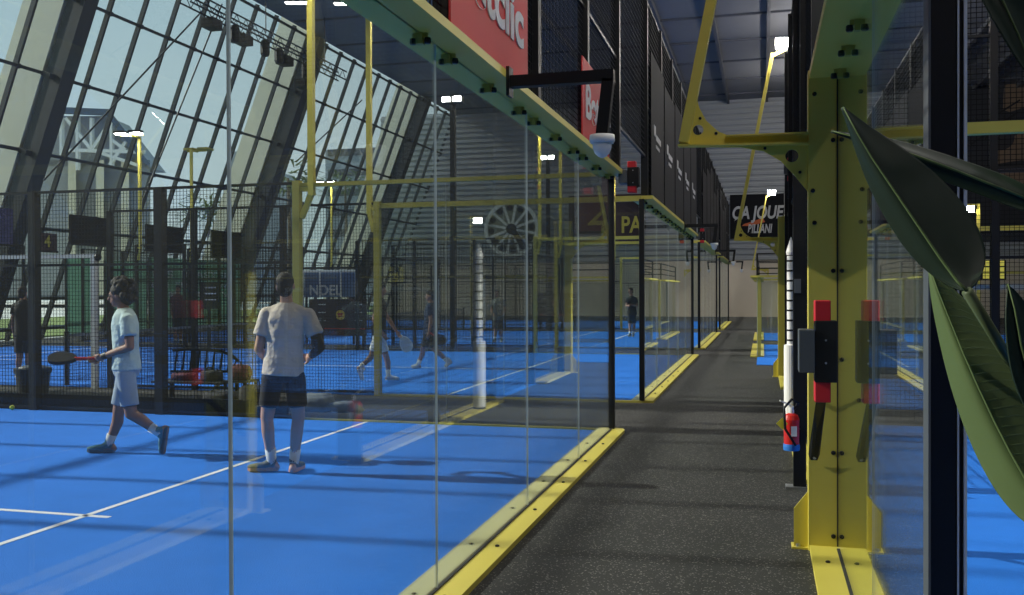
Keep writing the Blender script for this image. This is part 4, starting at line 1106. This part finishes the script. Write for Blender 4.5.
def person(label, J, C, k=1.0, voxel=.011, hairf=None, group=None, sleeve=.55, hem=.10, shortl=.78, curl=(.6, .6), palm=None):
    J = {a: (Vector(q) if q is not None else None) for a, q in J.items()}
    X = (J['shr'] - J['shl']).normalized(); up = (J['neck'] - J['pelvis']).normalized()
    Fd = up.cross(X).normalized(); X = Fd.cross(up).normalized()
    low = min(J['tol'].z, J['tor'].z)
    t = thing('person', label, 'person', (J['pelvis'].x, J['pelvis'].y, 0), group)
    sp = J['neck'] - J['pelvis']; at = lambda f: J['pelvis'] + sp * f
    Rb = basis(X, Fd, up)
    b = MB()
    # torso
    loft(b, [(at(-.16), .10 * k, .09 * k), (at(-.05), .155 * k, .115 * k), (at(.10), .16 * k, .115 * k), (at(.32), .135 * k, .098 * k), (at(.55), .155 * k, .108 * k), (at(.75), .165 * k, .11 * k), (at(.88), .14 * k, .09 * k), (at(.97), .085 * k, .07 * k)], X, Fd)
    b.cone(J['shl'], J['shr'], .052 * k, .052 * k)
    # neck and head
    hd = J['head']; fc = J['face'].normalized(); hu = (hd - J['neck']).normalized(); hu = (hu + Vector((0, 0, 1.2))).normalized()
    fc = (fc - hu * fc.dot(hu)).normalized(); hx = fc.cross(hu).normalized()
    b.cone(J['neck'] - up * .03 * k, hd - hu * .06 * k - fc * .01 * k, .06 * k, .052 * k)
    Hb = basis(hx, fc, hu); P = lambda x, y, z: hd + (hx * x + fc * y + hu * z) * k
    b.ball(P(0, -.012, .022), (.074 * k, .092 * k, .090 * k), Hb, 18, 12)
    b.ball(P(0, .018, -.035), (.058 * k, .066 * k, .075 * k), Hb, 16, 10)
    b.ball(P(0, .055, -.085), (.03 * k, .025 * k, .022 * k), Hb, 10, 8)
    b.cone(P(0, .080, .015), P(0, .103, -.022), .009 * k, .014 * k, 8)
    b.ball(P(0, .080, -.055), (.024 * k, .012 * k, .010 * k), Hb, 10, 8)
    b.ball(P(0, .076, .028), (.045 * k, .012 * k, .010 * k), Hb, 10, 8)
    for s_ in (-1, 1): b.ball(P(s_ * .076, -.008, -.008), (.010 * k, .022 * k, .032 * k), Hb, 8, 8)
    # arms
    for s_, sh, el, wr, hn, i in ((-1, 'shl', 'ell', 'wrl', 'hl', 0), (1, 'shr', 'elr', 'wrr', 'hr', 1)):
        b.cone(J[sh], J[el], .054 * k, .040 * k); f = J[el].lerp(J[wr], .3)
        b.cone(J[el], f, .040 * k, .041 * k); b.cone(f, J[wr], .041 * k, .027 * k)
        pn = (palm[i] if palm else None) or (X * -s_)
        hand(b, J[wr], J[hn], Vector(pn), k, s_, curl[i])
    # legs
    for hp, kn, an, he, to in (('hpl', 'knl', 'anl', 'hel', 'tol'), ('hpr', 'knr', 'anr', 'her', 'tor')):
        b.cone(J[hp], J[kn], .088 * k, .058 * k); mid = J[kn].lerp(J[an], .30)
        back = -Fd * .016 * k
        b.cone(J[kn], mid + back, .055 * k, .057 * k); b.cone(mid + back, J[an], .057 * k, .036 * k)
        b.cone(J[an], J[he].lerp(J[an], .35), .036 * k, .036 * k); b.cone(J[he].lerp(J[an], .3), J[to].lerp(J[an], .12), .036 * k, .028 * k)
    remesh('body', b, C['skin'], t, voxel * .8, 5)
    for s_ in (-1, 1): MB().ball(P(s_ * .030, .076, .010), (.012 * k, .008 * k, .008 * k), Hb, 10, 8).build('eye', MT['eye'], t, True)
    # shirt
    b = MB()
    hb = -hem
    loft(b, [(at(hb), .188 * k, .140 * k), (at(.10), .182 * k, .134 * k), (at(.32), .166 * k, .124 * k), (at(.55), .172 * k, .128 * k), (at(.75), .180 * k, .130 * k), (at(.88), .158 * k, .112 * k), (at(.95), .105 * k, .09 * k), (at(1.01), .066 * k, .066 * k)], X, Fd)
    for sh, el in (('shl', 'ell'), ('shr', 'elr')):
        e = J[sh].lerp(J[el], sleeve)
        b.ball(J[sh] - up * .004 * k, .070 * k); b.tube([J[sh] - up * .004 * k, J[sh].lerp(e, .5), e], [.070 * k, .073 * k, .080 * k], 16)
        b.cone(J['neck'] - up * .03 * k, J[sh] - up * .01 * k, .062 * k, .062 * k)
    b.cone(J['shl'] - up * .006 * k, J['shr'] - up * .006 * k, .062 * k, .062 * k)
    remesh('shirt', b, C['shirt'], t, voxel, 4)
    # shorts
    b = MB()
    loft(b, [(at(-.16), .13 * k, .11 * k), (at(-.06), .172 * k, .132 * k), (at(.04), .168 * k, .128 * k), (at(.20), .155 * k, .118 * k)], X, Fd)
    for hp, kn in (('hpl', 'knl'), ('hpr', 'knr')):
        e = J[hp].lerp(J[kn], shortl)
        b.ball(J[hp], .092 * k); b.tube([J[hp], J[hp].lerp(e, .5), e], [.094 * k, .090 * k, .088 * k], 18)
    remesh('shorts', b, C['shorts'], t, voxel, 3)
    # socks and shoes
    for kn, an, he, to in (('knl', 'anl', 'hel', 'tol'), ('knr', 'anr', 'her', 'tor')):
        MB().tube([J[an].lerp(J[he], .2), J[an], J[an].lerp(J[kn], .30)], [.042 * k, .042 * k, .050 * k], 16).build('sock', C['sock'], t, True)
        ax = (J[to] - J[he]); ln = ax.length; ax = ax / ln
        m_ = J[he].lerp(J[to], .25); upv = (J[an] - m_); upv = (upv - ax * upv.dot(ax)).normalized(); sx = ax.cross(upv)
        Q_ = lambda f, h, w=0: J[he] + ax * ln * f + upv * h * k + sx * w * k
        b = MB()
        b.ball(Q_(.14, .045), (.040 * k, .040 * k, .038 * k), basis(sx, ax, upv)); b.ball(Q_(.30, .05), (.040 * k, .06 * k, .042 * k), basis(sx, ax, upv))
        b.ball(Q_(.55, .035), (.044 * k, .085 * k, .034 * k), basis(sx, ax, upv)); b.ball(Q_(.78, .028), (.045 * k, .065 * k, .027 * k), basis(sx, ax, upv))
        b.cone(Q_(.2, .06), Q_(.2, .10), .042 * k, .044 * k)
        so = remesh('shoe', b, C['shoe'], t, .008 * k, 3)
        b = MB(); out = []
        for f, w in ((-.01, .022), (.05, .036), (.2, .040), (.45, .040), (.7, .047), (.88, .040), (.98, .022)): out.append((f, w))
        poly = [Q_(f, -.004, w) for f, w in out] + [Q_(f, -.004, -w) for f, w in reversed(out)]
        b.prism(poly, upv * .026 * k); b.build('sole', C['sole'], so)
    # hair
    if hairf: hairf(t, P, Hb, k, C)
    return t, X, Fd, up


def hair_short(t, P, Hb, k, C):
    b = MB(); b.ball(P(0, -.022, .040), (.080 * k, .096 * k, .088 * k), Hb, 18, 12); b.ball(P(0, -.052, -.025), (.070 * k, .056 * k, .08 * k), Hb, 14, 10)
    b.ball(P(0, .03, .085), (.06 * k, .055 * k, .035 * k), Hb, 14, 8)
    remesh('hair', b, C['hair'], t, .008, 2)


def hair_curly(t, P, Hb, k, C):
    b = MB(); rnd = random.Random(3)
    b.ball(P(0, -.035, .045), (.098 * k, .105 * k, .09 * k), Hb, 18, 12); b.ball(P(0, -.075, -.02), (.09 * k, .07 * k, .10 * k), Hb, 14, 10)
    for i in range(70):
        th = rnd.uniform(0, 2 * pi); ph = rnd.uniform(-.7, 1.5)
        x, y, z = math.cos(th) * math.cos(ph), math.sin(th) * math.cos(ph), math.sin(ph)
        if y > .35 and z < .62: continue
        b.ball(P(x * .115, -.05 + y * .125, .045 + z * .115 if z > 0 else .03 + z * .16), rnd.uniform(.022, .038) * k, None, 8, 6)
    remesh('hair', b, C['hair'], t, .009, 1)


def cap_hair(t, P, Hb, k, C):
    hair_short(t, P, Hb, k, C)
    b = MB(); b.ball(P(0, -.015, .055), (.084 * k, .100 * k, .075 * k), Hb, 14, 9); b.ball(P(0, .10, .045), (.06 * k, .06 * k, .012 * k), Hb, 12, 6)
    remesh('cap', b, C['cap'], t, .012, 1)


def racket(label, grip, neck, tip, normal, holder_mt='racket', gmt='grip', k=1.0):
    """padel racket: perforated teardrop face, short throat and wrapped grip"""
    grip, neck, tip = Vector(grip), Vector(neck), Vector(tip)
    t = thing('padel_racket', label, 'racket', (grip + tip) / 2, 'padel rackets')
    d, n, s = ortho(tip - neck, Vector(normal)); L = (tip - neck).length
    poly = []
    for i in range(28):
        a = 2 * pi * i / 28
        f = .5 - .5 * math.cos(a); w = .125 * k * math.sin(a) * (.72 + .35 * f)
        poly.append(neck + d * L * f + s * w - n * .019 * k)
    MB().prism(poly, n * .038 * k).build('face', MT[holder_mt], t, bevel=.006)
    MB().tube([grip, grip.lerp(neck, .55), neck + d * .02], [.016 * k, .016 * k, .022 * k], 10).build('handle', MT[gmt], t)
    fm = MB()
    for i in range(-2, 3):
        for j in range(3, 8):
            c = neck + d * L * j / 10 + s * i * .032 * k
            for q in (-.0195, .0195): fm.b.faces.new([fm.b.verts.new(c + n * q * k * 1.02 + (d * math.cos(2 * pi * m_ / 8) + s * math.sin(2 * pi * m_ / 8)) * .0065 * k) for m_ in range(8)])
    fm.build('hole_pattern', MT['gasket'], t)
    return t


# man in the beige shirt, seen from behind
Z1 = 8.32
def q1(u, v, dz=0): return px(u, v, Z1 + dz)
def gz(p, z): p = Vector(p); p.z = z; return p
tol = ground(262, 472.5, .03); hel = ground(276, 470, .03); hel += (hel - tol).normalized() * .02
d1_ = (tol - hel); d1_ = d1_.normalized(); d1_ = (d1_ + FW0 * .75).normalized(); tol = hel + d1_ * .27
her = ground(292, 472, .03); tor = her + (FW0 * 1.0 + R0 * .12).normalized() * .27
J1 = dict(head=q1(285.5, 286, .02), face=FW0 * 1 + R0 * -.1 + UP0 * -.12, neck=q1(287, 303.5, .0), pelvis=q1(283, 371, 0),
          shl=q1(267, 314, .0), shr=q1(308, 315, .0), ell=q1(258.5, 349, -.02), elr=q1(320, 347, -.03), wrl=q1(266, 360, .22), wrr=q1(309, 358, .24),
          hl=FW0 + R0 * .6, hr=FW0 - R0 * .5, hpl=q1(272.5, 377), hpr=q1(295, 377), knl=q1(267, 418, .02), knr=q1(298.5, 418, .02),
          anl=gz(q1(270.5, 458), .085), anr=gz(q1(296, 459), .085), hel=hel, tol=tol, her=her, tor=tor)
J1['anl'] = hel.lerp(tol, .2) + Vector((0, 0, .075)); J1['anr'] = her.lerp(tor, .2) + Vector((0, 0, .075))
C1 = dict(skin=MT['skin'], shirt=MT['shirt_beige'], shorts=MT['shorts_black'], sock=MT['sock'], shoe=MT['shoe_grey'], sole=MT['sole_orange'], hair=MT['hair'])
man1, X1, F1, U1 = person('man seen from behind in a beige T-shirt and black shorts, standing on the blue court', J1, C1, hairf=hair_short, hem=.06, sleeve=.62, shortl=.72, voxel=.010)
ek = J1['elr']
MB().tube([J1['shr'].lerp(ek, .64), ek + (ek - J1['shr']).normalized() * .012, ek.lerp(J1['wrr'], .25), ek.lerp(J1['wrr'], .7)], [.050, .047, .046, .036], 16).build('arm_sleeve', MT['shorts_black'], man1, True)
# small neck print on the shirt back
racket('dark padel racket held in front of the man in the beige shirt', J1['wrr'] + F1 * .10 - X1 * .03, J1['wrr'] + F1 * .10 - X1 * .16, J1['wrr'] + F1 * .12 - X1 * .42 + Vector((0, 0, .08)), F1)

# walking man with curly hair, side view
Z2 = 9.32
def q2(u, v, dz=0): return px(u, v, Z2 + dz)
f2 = -R0                                      # he walks towards the left of the court
lat = .165                                    # shoulder half width; his right side is away from the viewer's left
gA = ground(116, 457, .012); gA = px(115, 456, Z2 + .09); gA.z = .03
heA = gA.copy(); toA = heA + (-R0 * 1.0 - FW0 * .05) * .275
toB = px(163.5, 456.5, Z2 - .10); toB.z = .028; heB = px(167.5, 429, Z2 - .10)
dd = (heB - toB).normalized(); heB = toB + dd * .275
anB = heB + dd * -.06 - R0 * .075
J2 = dict(head=q2(118.5, 295.5, 0), face=-R0 * 1 - FW0 * .1 - UP0 * .12, neck=q2(124.5, 309), pelvis=q2(126.5, 367),
          shl=q2(127.5, 320, -lat), shr=q2(127, 320, lat), ell=q2(130, 347, -lat - .03), elr=q2(126, 347, lat + .02), wrl=q2(103, 356.5, -.06), wrr=q2(101, 358, .07),
          hl=-R0 + UP0 * -.25 + FW0 * .3, hr=-R0 - UP0 * .2 - FW0 * .3, hpl=q2(125.5, 372, -.085), hpr=q2(126.5, 372, .085),
          knl=q2(131, 414, -.09), knr=q2(118.5, 413, .08), anl=anB, anr=heA + (toA - heA) * .2 + Vector((0, 0, .075)), hel=heB, tol=toB, her=heA, tor=toA)
C2 = dict(skin=MT['skin_dark'], shirt=MT['shirt_mint'], shorts=MT['shorts_grey'], sock=MT['sock'], shoe=MT['shoe_teal'], sole=MT['sole_dark'], hair=MT['hair'])
man2, X2, F2, U2 = person('man with curly dark hair and pale mint shirt walking left with a racket', J2, C2, hairf=hair_curly, hem=.05, sleeve=.60, shortl=.80, voxel=.010, curl=(.9, .9), palm=[FW0 + UP0 * .4, -FW0 + UP0 * .4])
MB().tube([J2['wrl'].lerp(J2['ell'], .0), J2['wrl'].lerp(J2['ell'], .16)], [.033, .035], 14).build('wristband', MT['black'], man2)
g0 = J2['wrl'].lerp(J2['wrr'], .5) - R0 * .04
racket('black and red padel racket held forward by the walking man', g0 - UP0 * .01, px(77, 359, Z2), px(48, 357.5, Z2 - .03), UP0 + FW0 * -.45)

# players on the second court and people further away
def simple(label, Z, pts, C, hairf=hair_short, k=1.0, face=None, group='people beyond the mesh', side=None):
    """pts: pixel coordinates of the joints, with depth offsets"""
    J = {}
    for n_, q in pts.items(): J[n_] = px(q[0], q[1], Z + (q[2] if len(q) > 2 else 0))
    for s_ in 'lr':
        he, an = 'he' + s_, 'an' + s_
        for n_ in (he, 'to' + s_):
            if len(pts[n_]) < 4: J[n_].z = .03
        if an not in J: J[an] = J[he].lerp(J['to' + s_], .2) + Vector((0, 0, .075))
    J['face'] = face; J['hl'] = J['wrl'] - J['ell']; J['hr'] = J['wrr'] - J['elr']
    return person(label, J, C, k=k, voxel=.014, hairf=hairf, group=group, hem=.04), J
CA = dict(skin=MT['skin_dark'], shirt=MT['blackcloth'], shorts=MT['sock'], sock=MT['sock'], shoe=MT['sole_white'], sole=MT['sole_white'], hair=MT['hair'], cap=MT['white'])
(_, JA) = simple('player in a dark shirt and white shorts striding behind the yellow post', 16.8, dict(
    head=(381, 290), neck=(380, 298), pelvis=(379, 334), shl=(378, 304, -.17), shr=(379, 304, .17), ell=(374, 320, -.2), elr=(388, 318, .2), wrl=(383, 334, -.2), wrr=(397, 332, .15),
    hpl=(378, 337, -.09), hpr=(380, 337, .09), knl=(372, 355, -.09), knr=(386, 356, .09), hel=(357, 369, -.09, 1), tol=(362, 378.5, -.09), her=(386, 378, .09), tor=(399, 378, .09), anl=(360.5, 367, -.09)), CA, hair_short, .97, R0 * 1.0 + FW0 * .1)
racket('white padel racket carried by the player in white shorts', JA['wrr'], JA['wrr'] + R0 * .1 - UP0 * .08, JA['wrr'] + R0 * .22 - UP0 * .36, FW0 + R0 * .2, 'white', 'white')
CB = dict(skin=MT['skin_dark'], shirt=MT['navy'], shorts=MT['shorts_black'], sock=MT['sock'], shoe=MT['sole_white'], sole=MT['sole_white'], hair=MT['hair'], cap=MT['white'])
(_, JB) = simple('player in a navy shirt walking left on the second court', 19.6, dict(
    head=(430, 296), neck=(431, 303), pelvis=(429, 334), shl=(429, 308, -.17), shr=(429, 308, .17), ell=(431, 321, -.2), elr=(433, 321, .2), wrl=(429, 332, -.22), wrr=(428, 331, .2),
    hpl=(428, 336, -.09), hpr=(430, 336, .09), knl=(423, 350, -.09), knr=(435, 350, .09), hel=(420, 367, -.09), tol=(412, 367, -.09), her=(452, 362.5, .09, 1), tor=(446, 368, .09), anr=(448, 362, .09)), CB, hair_short, 1.0, -R0 * 1.0)
racket('dark padel racket carried low by the player in the navy shirt', JB['wrl'], JB['wrl'] + R0 * .10 - UP0 * .07, JB['wrl'] + R0 * .34 - UP0 * .24, FW0 + R0 * .1)
CC = dict(skin=MT['skin_dark'], shirt=MT['shorts_black'], shorts=MT['shorts_black'], sock=MT['sock'], shoe=MT['shoe_grey'], sole=MT['sole_white'], hair=MT['hair'])
(_, JC) = simple('distant player all in black standing on the third court, seen beside the black corner post', 32.5, dict(
    head=(630.5, 291), neck=(631.5, 296), pelvis=(632, 314), shl=(628, 299, -.02), shr=(635.5, 299, .05), ell=(626.5, 306, -.1), elr=(637, 306, 0), wrl=(628, 306, -.35), wrr=(632, 305, -.32),
    hpl=(630, 316), hpr=(633.5, 316), knl=(630, 325), knr=(634, 325), hel=(630.5, 334), tol=(628.5, 334, -.2), her=(633.5, 334), tor=(633, 334, -.25)), CC, hair_short, .96, -FW0 * .6 - R0)
(_, JD) = simple('man in black T-shirt and shorts standing at the left edge beyond the mesh', 17.5, dict(
    head=(23, 293), neck=(23.5, 300), pelvis=(24, 335), shl=(15.5, 306), shr=(31.5, 306), ell=(13, 321), elr=(35, 321), wrl=(14, 334, .1), wrr=(34, 335, .1),
    hpl=(20, 338), hpr=(28, 338), knl=(19.5, 357), knr=(28.5, 357), hel=(19, 377), tol=(17, 377, .25), her=(29, 377), tor=(30, 377, .25)), CC, hair_short, 1.0, FW0 * 1.0)
CE = dict(CC, shirt=MT['bagred'], shorts=MT['shorts_black'])
(_, JE) = simple('person in a red T-shirt standing far off, behind the near mesh posts', 28.4, dict(
    head=(178, 289), neck=(178, 294), pelvis=(178, 317), shl=(172.5, 298), shr=(183.5, 298), ell=(171, 307), elr=(185, 307), wrl=(172, 315, -.1), wrr=(184, 315, -.1),
    hpl=(175.5, 319), hpr=(180.5, 319), knl=(175.5, 332), knr=(180.5, 332), hel=(175.5, 346), tol=(175, 346, -.25), her=(180.5, 346), tor=(181, 346, -.25)), CE, hair_short, 1.0, -FW0)

CF = dict(CC, shirt=MT['shoe_grey'], shorts=MT['shorts_black'])
(_, JF) = simple('faint far player in grey standing on the third court behind the pale reflected column', 29.5, dict(
    head=(497, 293), neck=(497.5, 298), pelvis=(498, 319), shl=(493, 302), shr=(502.5, 302), ell=(491.5, 310), elr=(505, 310), wrl=(493, 314, -.25), wrr=(503, 313, -.25),
    hpl=(495.5, 321), hpr=(500.5, 321), knl=(495.5, 331), knr=(501, 331), hel=(495.5, 341), tol=(493.5, 341, -.2), her=(501, 341), tor=(502, 341, -.25)), CF, hair_short, .97, -FW0 * .8 - R0 * .4)

# --------------------------------------------------- plant at the right edge
base = px(1290, 300, 1.25); base.z = 0
plant = thing('potted_plant', 'large leafed green plant close to the viewer at the right edge', 'plant', base)
MB().lathe([(.15, 0), (.19, .30), (.20, .34), (.185, .34), (.175, .30)], base, 28).build('pot', MT['pot'], plant, True)
MB().lathe([(.17, .29), (.17, .315)], base, 20).build('soil', MT['soil'], plant)


def leaf(mid, left, right, Z0, Z1, fold=(.0, .0), light=False, pet=None, belly=0.0):
    n = len(mid); b = bmesh.new(); rows = []
    for i in range(n):
        z = Z0 + (Z1 - Z0) * i / (n - 1)
        M_ = px(*mid[i], z + belly * math.sin(pi * i / (n - 1)))
        Lf = px(*left[i], z + fold[0] * math.sin(pi * min(1, i / (n - 1) + .03)) ** .6); Rg = px(*right[i], z + fold[1] * math.sin(pi * min(1, i / (n - 1) + .03)) ** .6)
        row = [Lf, Lf.lerp(M_, .5) + FW * .004, M_, M_.lerp(Rg, .5) + FW * .004, Rg]
        rows.append([b.verts.new(q) for q in row])
    for r0, r1 in zip(rows, rows[1:]):
        for j in range(4): b.faces.new((r0[j], r0[j + 1], r1[j + 1], r1[j]))
    RW = [[Vector(v.co) for v in r_] for r_ in rows]
    me = bpy.data.meshes.new('leaf'); b.to_mesh(me); b.free(); me.materials.append(MT['leaf_lit' if light else 'leaf'])
    for p in me.polygons: p.use_smooth = True
    o = bpy.data.objects.new('leaf', me); COL.objects.link(o); adopt(o, plant)
    ss = o.modifiers.new('s', 'SUBSURF'); ss.levels = 3; ss.render_levels = 3
    so = o.modifiers.new('t', 'SOLIDIFY'); so.thickness = .0016
    pts = [px(*mid[i], Z0 + (Z1 - Z0) * i / (n - 1) + belly * math.sin(pi * i / (n - 1)) - .0015) for i in range(n)]
    mr = MB().tube(pts, [.0006 + .0010 * i / (n - 1) for i in range(n)], 8).build('midrib', MT['leaf_lit'], o, True)
    if light:
        vb = MB()
        for j in (4,):
            for q in range(26):
                f = .3 + (n - 2.3) * q / 26; i0 = int(f); w = f - i0
                g = min(n - 1.01, f + .75); g0 = int(g); wg = g - g0
                a_ = RW[i0][2].lerp(RW[i0 + 1][2], w); e_ = RW[g0][j].lerp(RW[g0 + 1][j], wg)
                a_, e_ = a_ - FW * .0018, a_.lerp(e_, .9) - FW * .0012
                mid_ = a_.lerp(e_, .5) + (RW[i0 + 1][2] - RW[i0][2]) * -.10
                vb.tube([a_, mid_, e_], [.0005, .0004, .0002], 5)
        vb.build('side_veins', MT['leaf_lit'], o, True)
    if pet: MB().tube([pts[-1]] + [px(*q) for q in pet] + [base + Vector((random.uniform(-.04, .04), random.uniform(-.04, .04), .31))], .0055, 8).build('petiole', MT['stem'], plant, True)
    return o


leaf([(843, 107), (857, 133), (872, 158), (889, 183), (906, 208), (923, 233), (940, 258), (957, 281), (967, 291)],
     [(843, 107), (851, 135), (861, 165), (873, 195), (887, 220), (903, 246), (922, 268), (945, 285), (963, 292)],
     [(843, 107), (868, 127), (893, 142), (915, 158), (942, 180), (964, 205), (982, 235), (988, 264), (976, 287)], .98, .92, (.022, .03), pet=[(1000, 345, .95), (1100, 500, 1.05)])
leaf([(930, 268), (938, 290), (950, 320), (963, 352), (978, 386), (994, 420), (1012, 455), (1032, 490), (1052, 522)],
     [(930, 268), (931, 292), (938, 330), (947, 370), (958, 408), (972, 445), (989, 480), (1012, 514), (1046, 538)],
     [(930, 268), (950, 287), (972, 308), (995, 335), (1018, 362), (1038, 392), (1052, 430), (1060, 470), (1060, 512)], 1.00, .90, (.03, .075), light=True, pet=[(1100, 600, .95)])
leaf([(832, 131), (860, 138.5), (890, 147), (920, 157), (955, 170), (990, 184), (1030, 200)],
     [(832, 131), (860, 142), (888, 157), (915, 171), (950, 184), (988, 198), (1030, 215)],
     [(832, 131), (862, 135), (892, 139), (925, 149), (960, 160), (995, 172), (1030, 185)], 1.06, 1.00, (.01, .02), pet=[(1120, 300, 1.02), (1230, 500, 1.15)])
leaf([(1008, 284), (1015, 310), (1021, 345), (1031, 385), (1044, 425)], [(1008, 284), (1004, 312), (1006, 350), (1014, 390), (1036, 428)],
     [(1008, 284), (1024, 300), (1040, 335), (1052, 380), (1054, 424)], .90, .88, (.0, .02), pet=[(1110, 640, .95)])
leaf([(1042, 92), (1030, 62), (1018, 34), (1006, 8), (992, -22)], [(1042, 92), (1018, 60), (1000, 30), (984, 2), (972, -24)],
     [(1042, 92), (1044, 60), (1040, 30), (1030, 2), (1012, -24)], .92, .95, (-.01, .02), pet=[(985, -60, 1.0), (1140, -60, 1.1), (1270, 150, 1.22)])

# --------------------------------------------------- added fill lamps, hung where the view misses them
FILLW = 340
k = 0
for x in (2.2, 5.8):
    for y in (-4.0, 5.0, 14.0, 23.0, 32.0, 41.0, 50.0):
        if x > 4 and y > 40: continue
        t = thing('fill_lamp', 'added round fill lamp hanging from the dark ceiling in the %s' % ('row nearest the facade' if x < 0 else 'rows over the right-hand courts'), 'ceiling lamp', (x, y, 11.6), 'added fill lamps %s' % ('near the facade' if x < 0 else 'over the right-hand courts'))
        h = MB().lathe([(.05, 12.2), (.10, 12.1), (.16, 11.9), (.22, 11.7), (.22, 11.68)], (x, y, 0), 16).build('reflector', MT['grey'], t, True)
        MB().lathe([(.20, 11.679), (.20, 11.66)], (x, y, 0), 16).build('diffuser', MT['lamp_soft'], h)
        MB().tube([(x, y, 12.2), (x, y, CZ)], .015, 6).build('cable', MT['black'], t)
        ld = bpy.data.lights.new('fill_light', 'POINT'); ld.energy = FILLW; ld.shadow_soft_size = .25; ld.color = (1.0, .95, .88)
        lo = bpy.data.objects.new('fill_light', ld); COL.objects.link(lo); lo.location = (x, y, 11.2)
# --------------------------------------------------- light
sun = bpy.data.lights.new('sun', 'SUN'); sun.energy = 5.5; sun.angle = math.radians(.53); sun.color = (1.0, .93, .82)
so = bpy.data.objects.new('sun', sun); COL.objects.link(so)
so.rotation_euler = Vector((1, .08, -.555)).to_track_quat('-Z', 'Y').to_euler()
W = bpy.data.worlds.new('world'); SC.world = W; W.use_nodes = True
N = W.node_tree.nodes; L = W.node_tree.links
bg = N['Background']; tc = N.new('ShaderNodeTexCoord'); sx = N.new('ShaderNodeSeparateXYZ'); rp = N.new('ShaderNodeValToRGB')
L.new(tc.outputs['Generated'], sx.inputs[0]); L.new(sx.outputs['Z'], rp.inputs['Fac'])
rp.color_ramp.elements[0].position = 0.0; rp.color_ramp.elements[0].color = srgb(206, 220, 222)
rp.color_ramp.elements[1].position = .6; rp.color_ramp.elements[1].color = srgb(140, 182, 206)
no = N.new('ShaderNodeTexNoise'); no.inputs['Scale'].default_value = 2.2; no.inputs['Detail'].default_value = 5
L.new(tc.outputs['Generated'], no.inputs['Vector'])
cr = N.new('ShaderNodeValToRGB'); cr.color_ramp.elements[0].position = .5; cr.color_ramp.elements[1].position = .75
cr.color_ramp.elements[0].color = (0, 0, 0, 1); cr.color_ramp.elements[1].color = (.55, .55, .55, 1)
L.new(no.outputs['Fac'], cr.inputs['Fac'])
mx = N.new('ShaderNodeMix'); mx.data_type = 'RGBA'; L.new(cr.outputs['Color'], mx.inputs['Factor']); L.new(rp.outputs['Color'], mx.inputs['A']); mx.inputs['B'].default_value = srgb(228, 230, 228)
L.new(mx.outputs['Result'], bg.inputs['Color']); bg.inputs['Strength'].default_value = 1.0
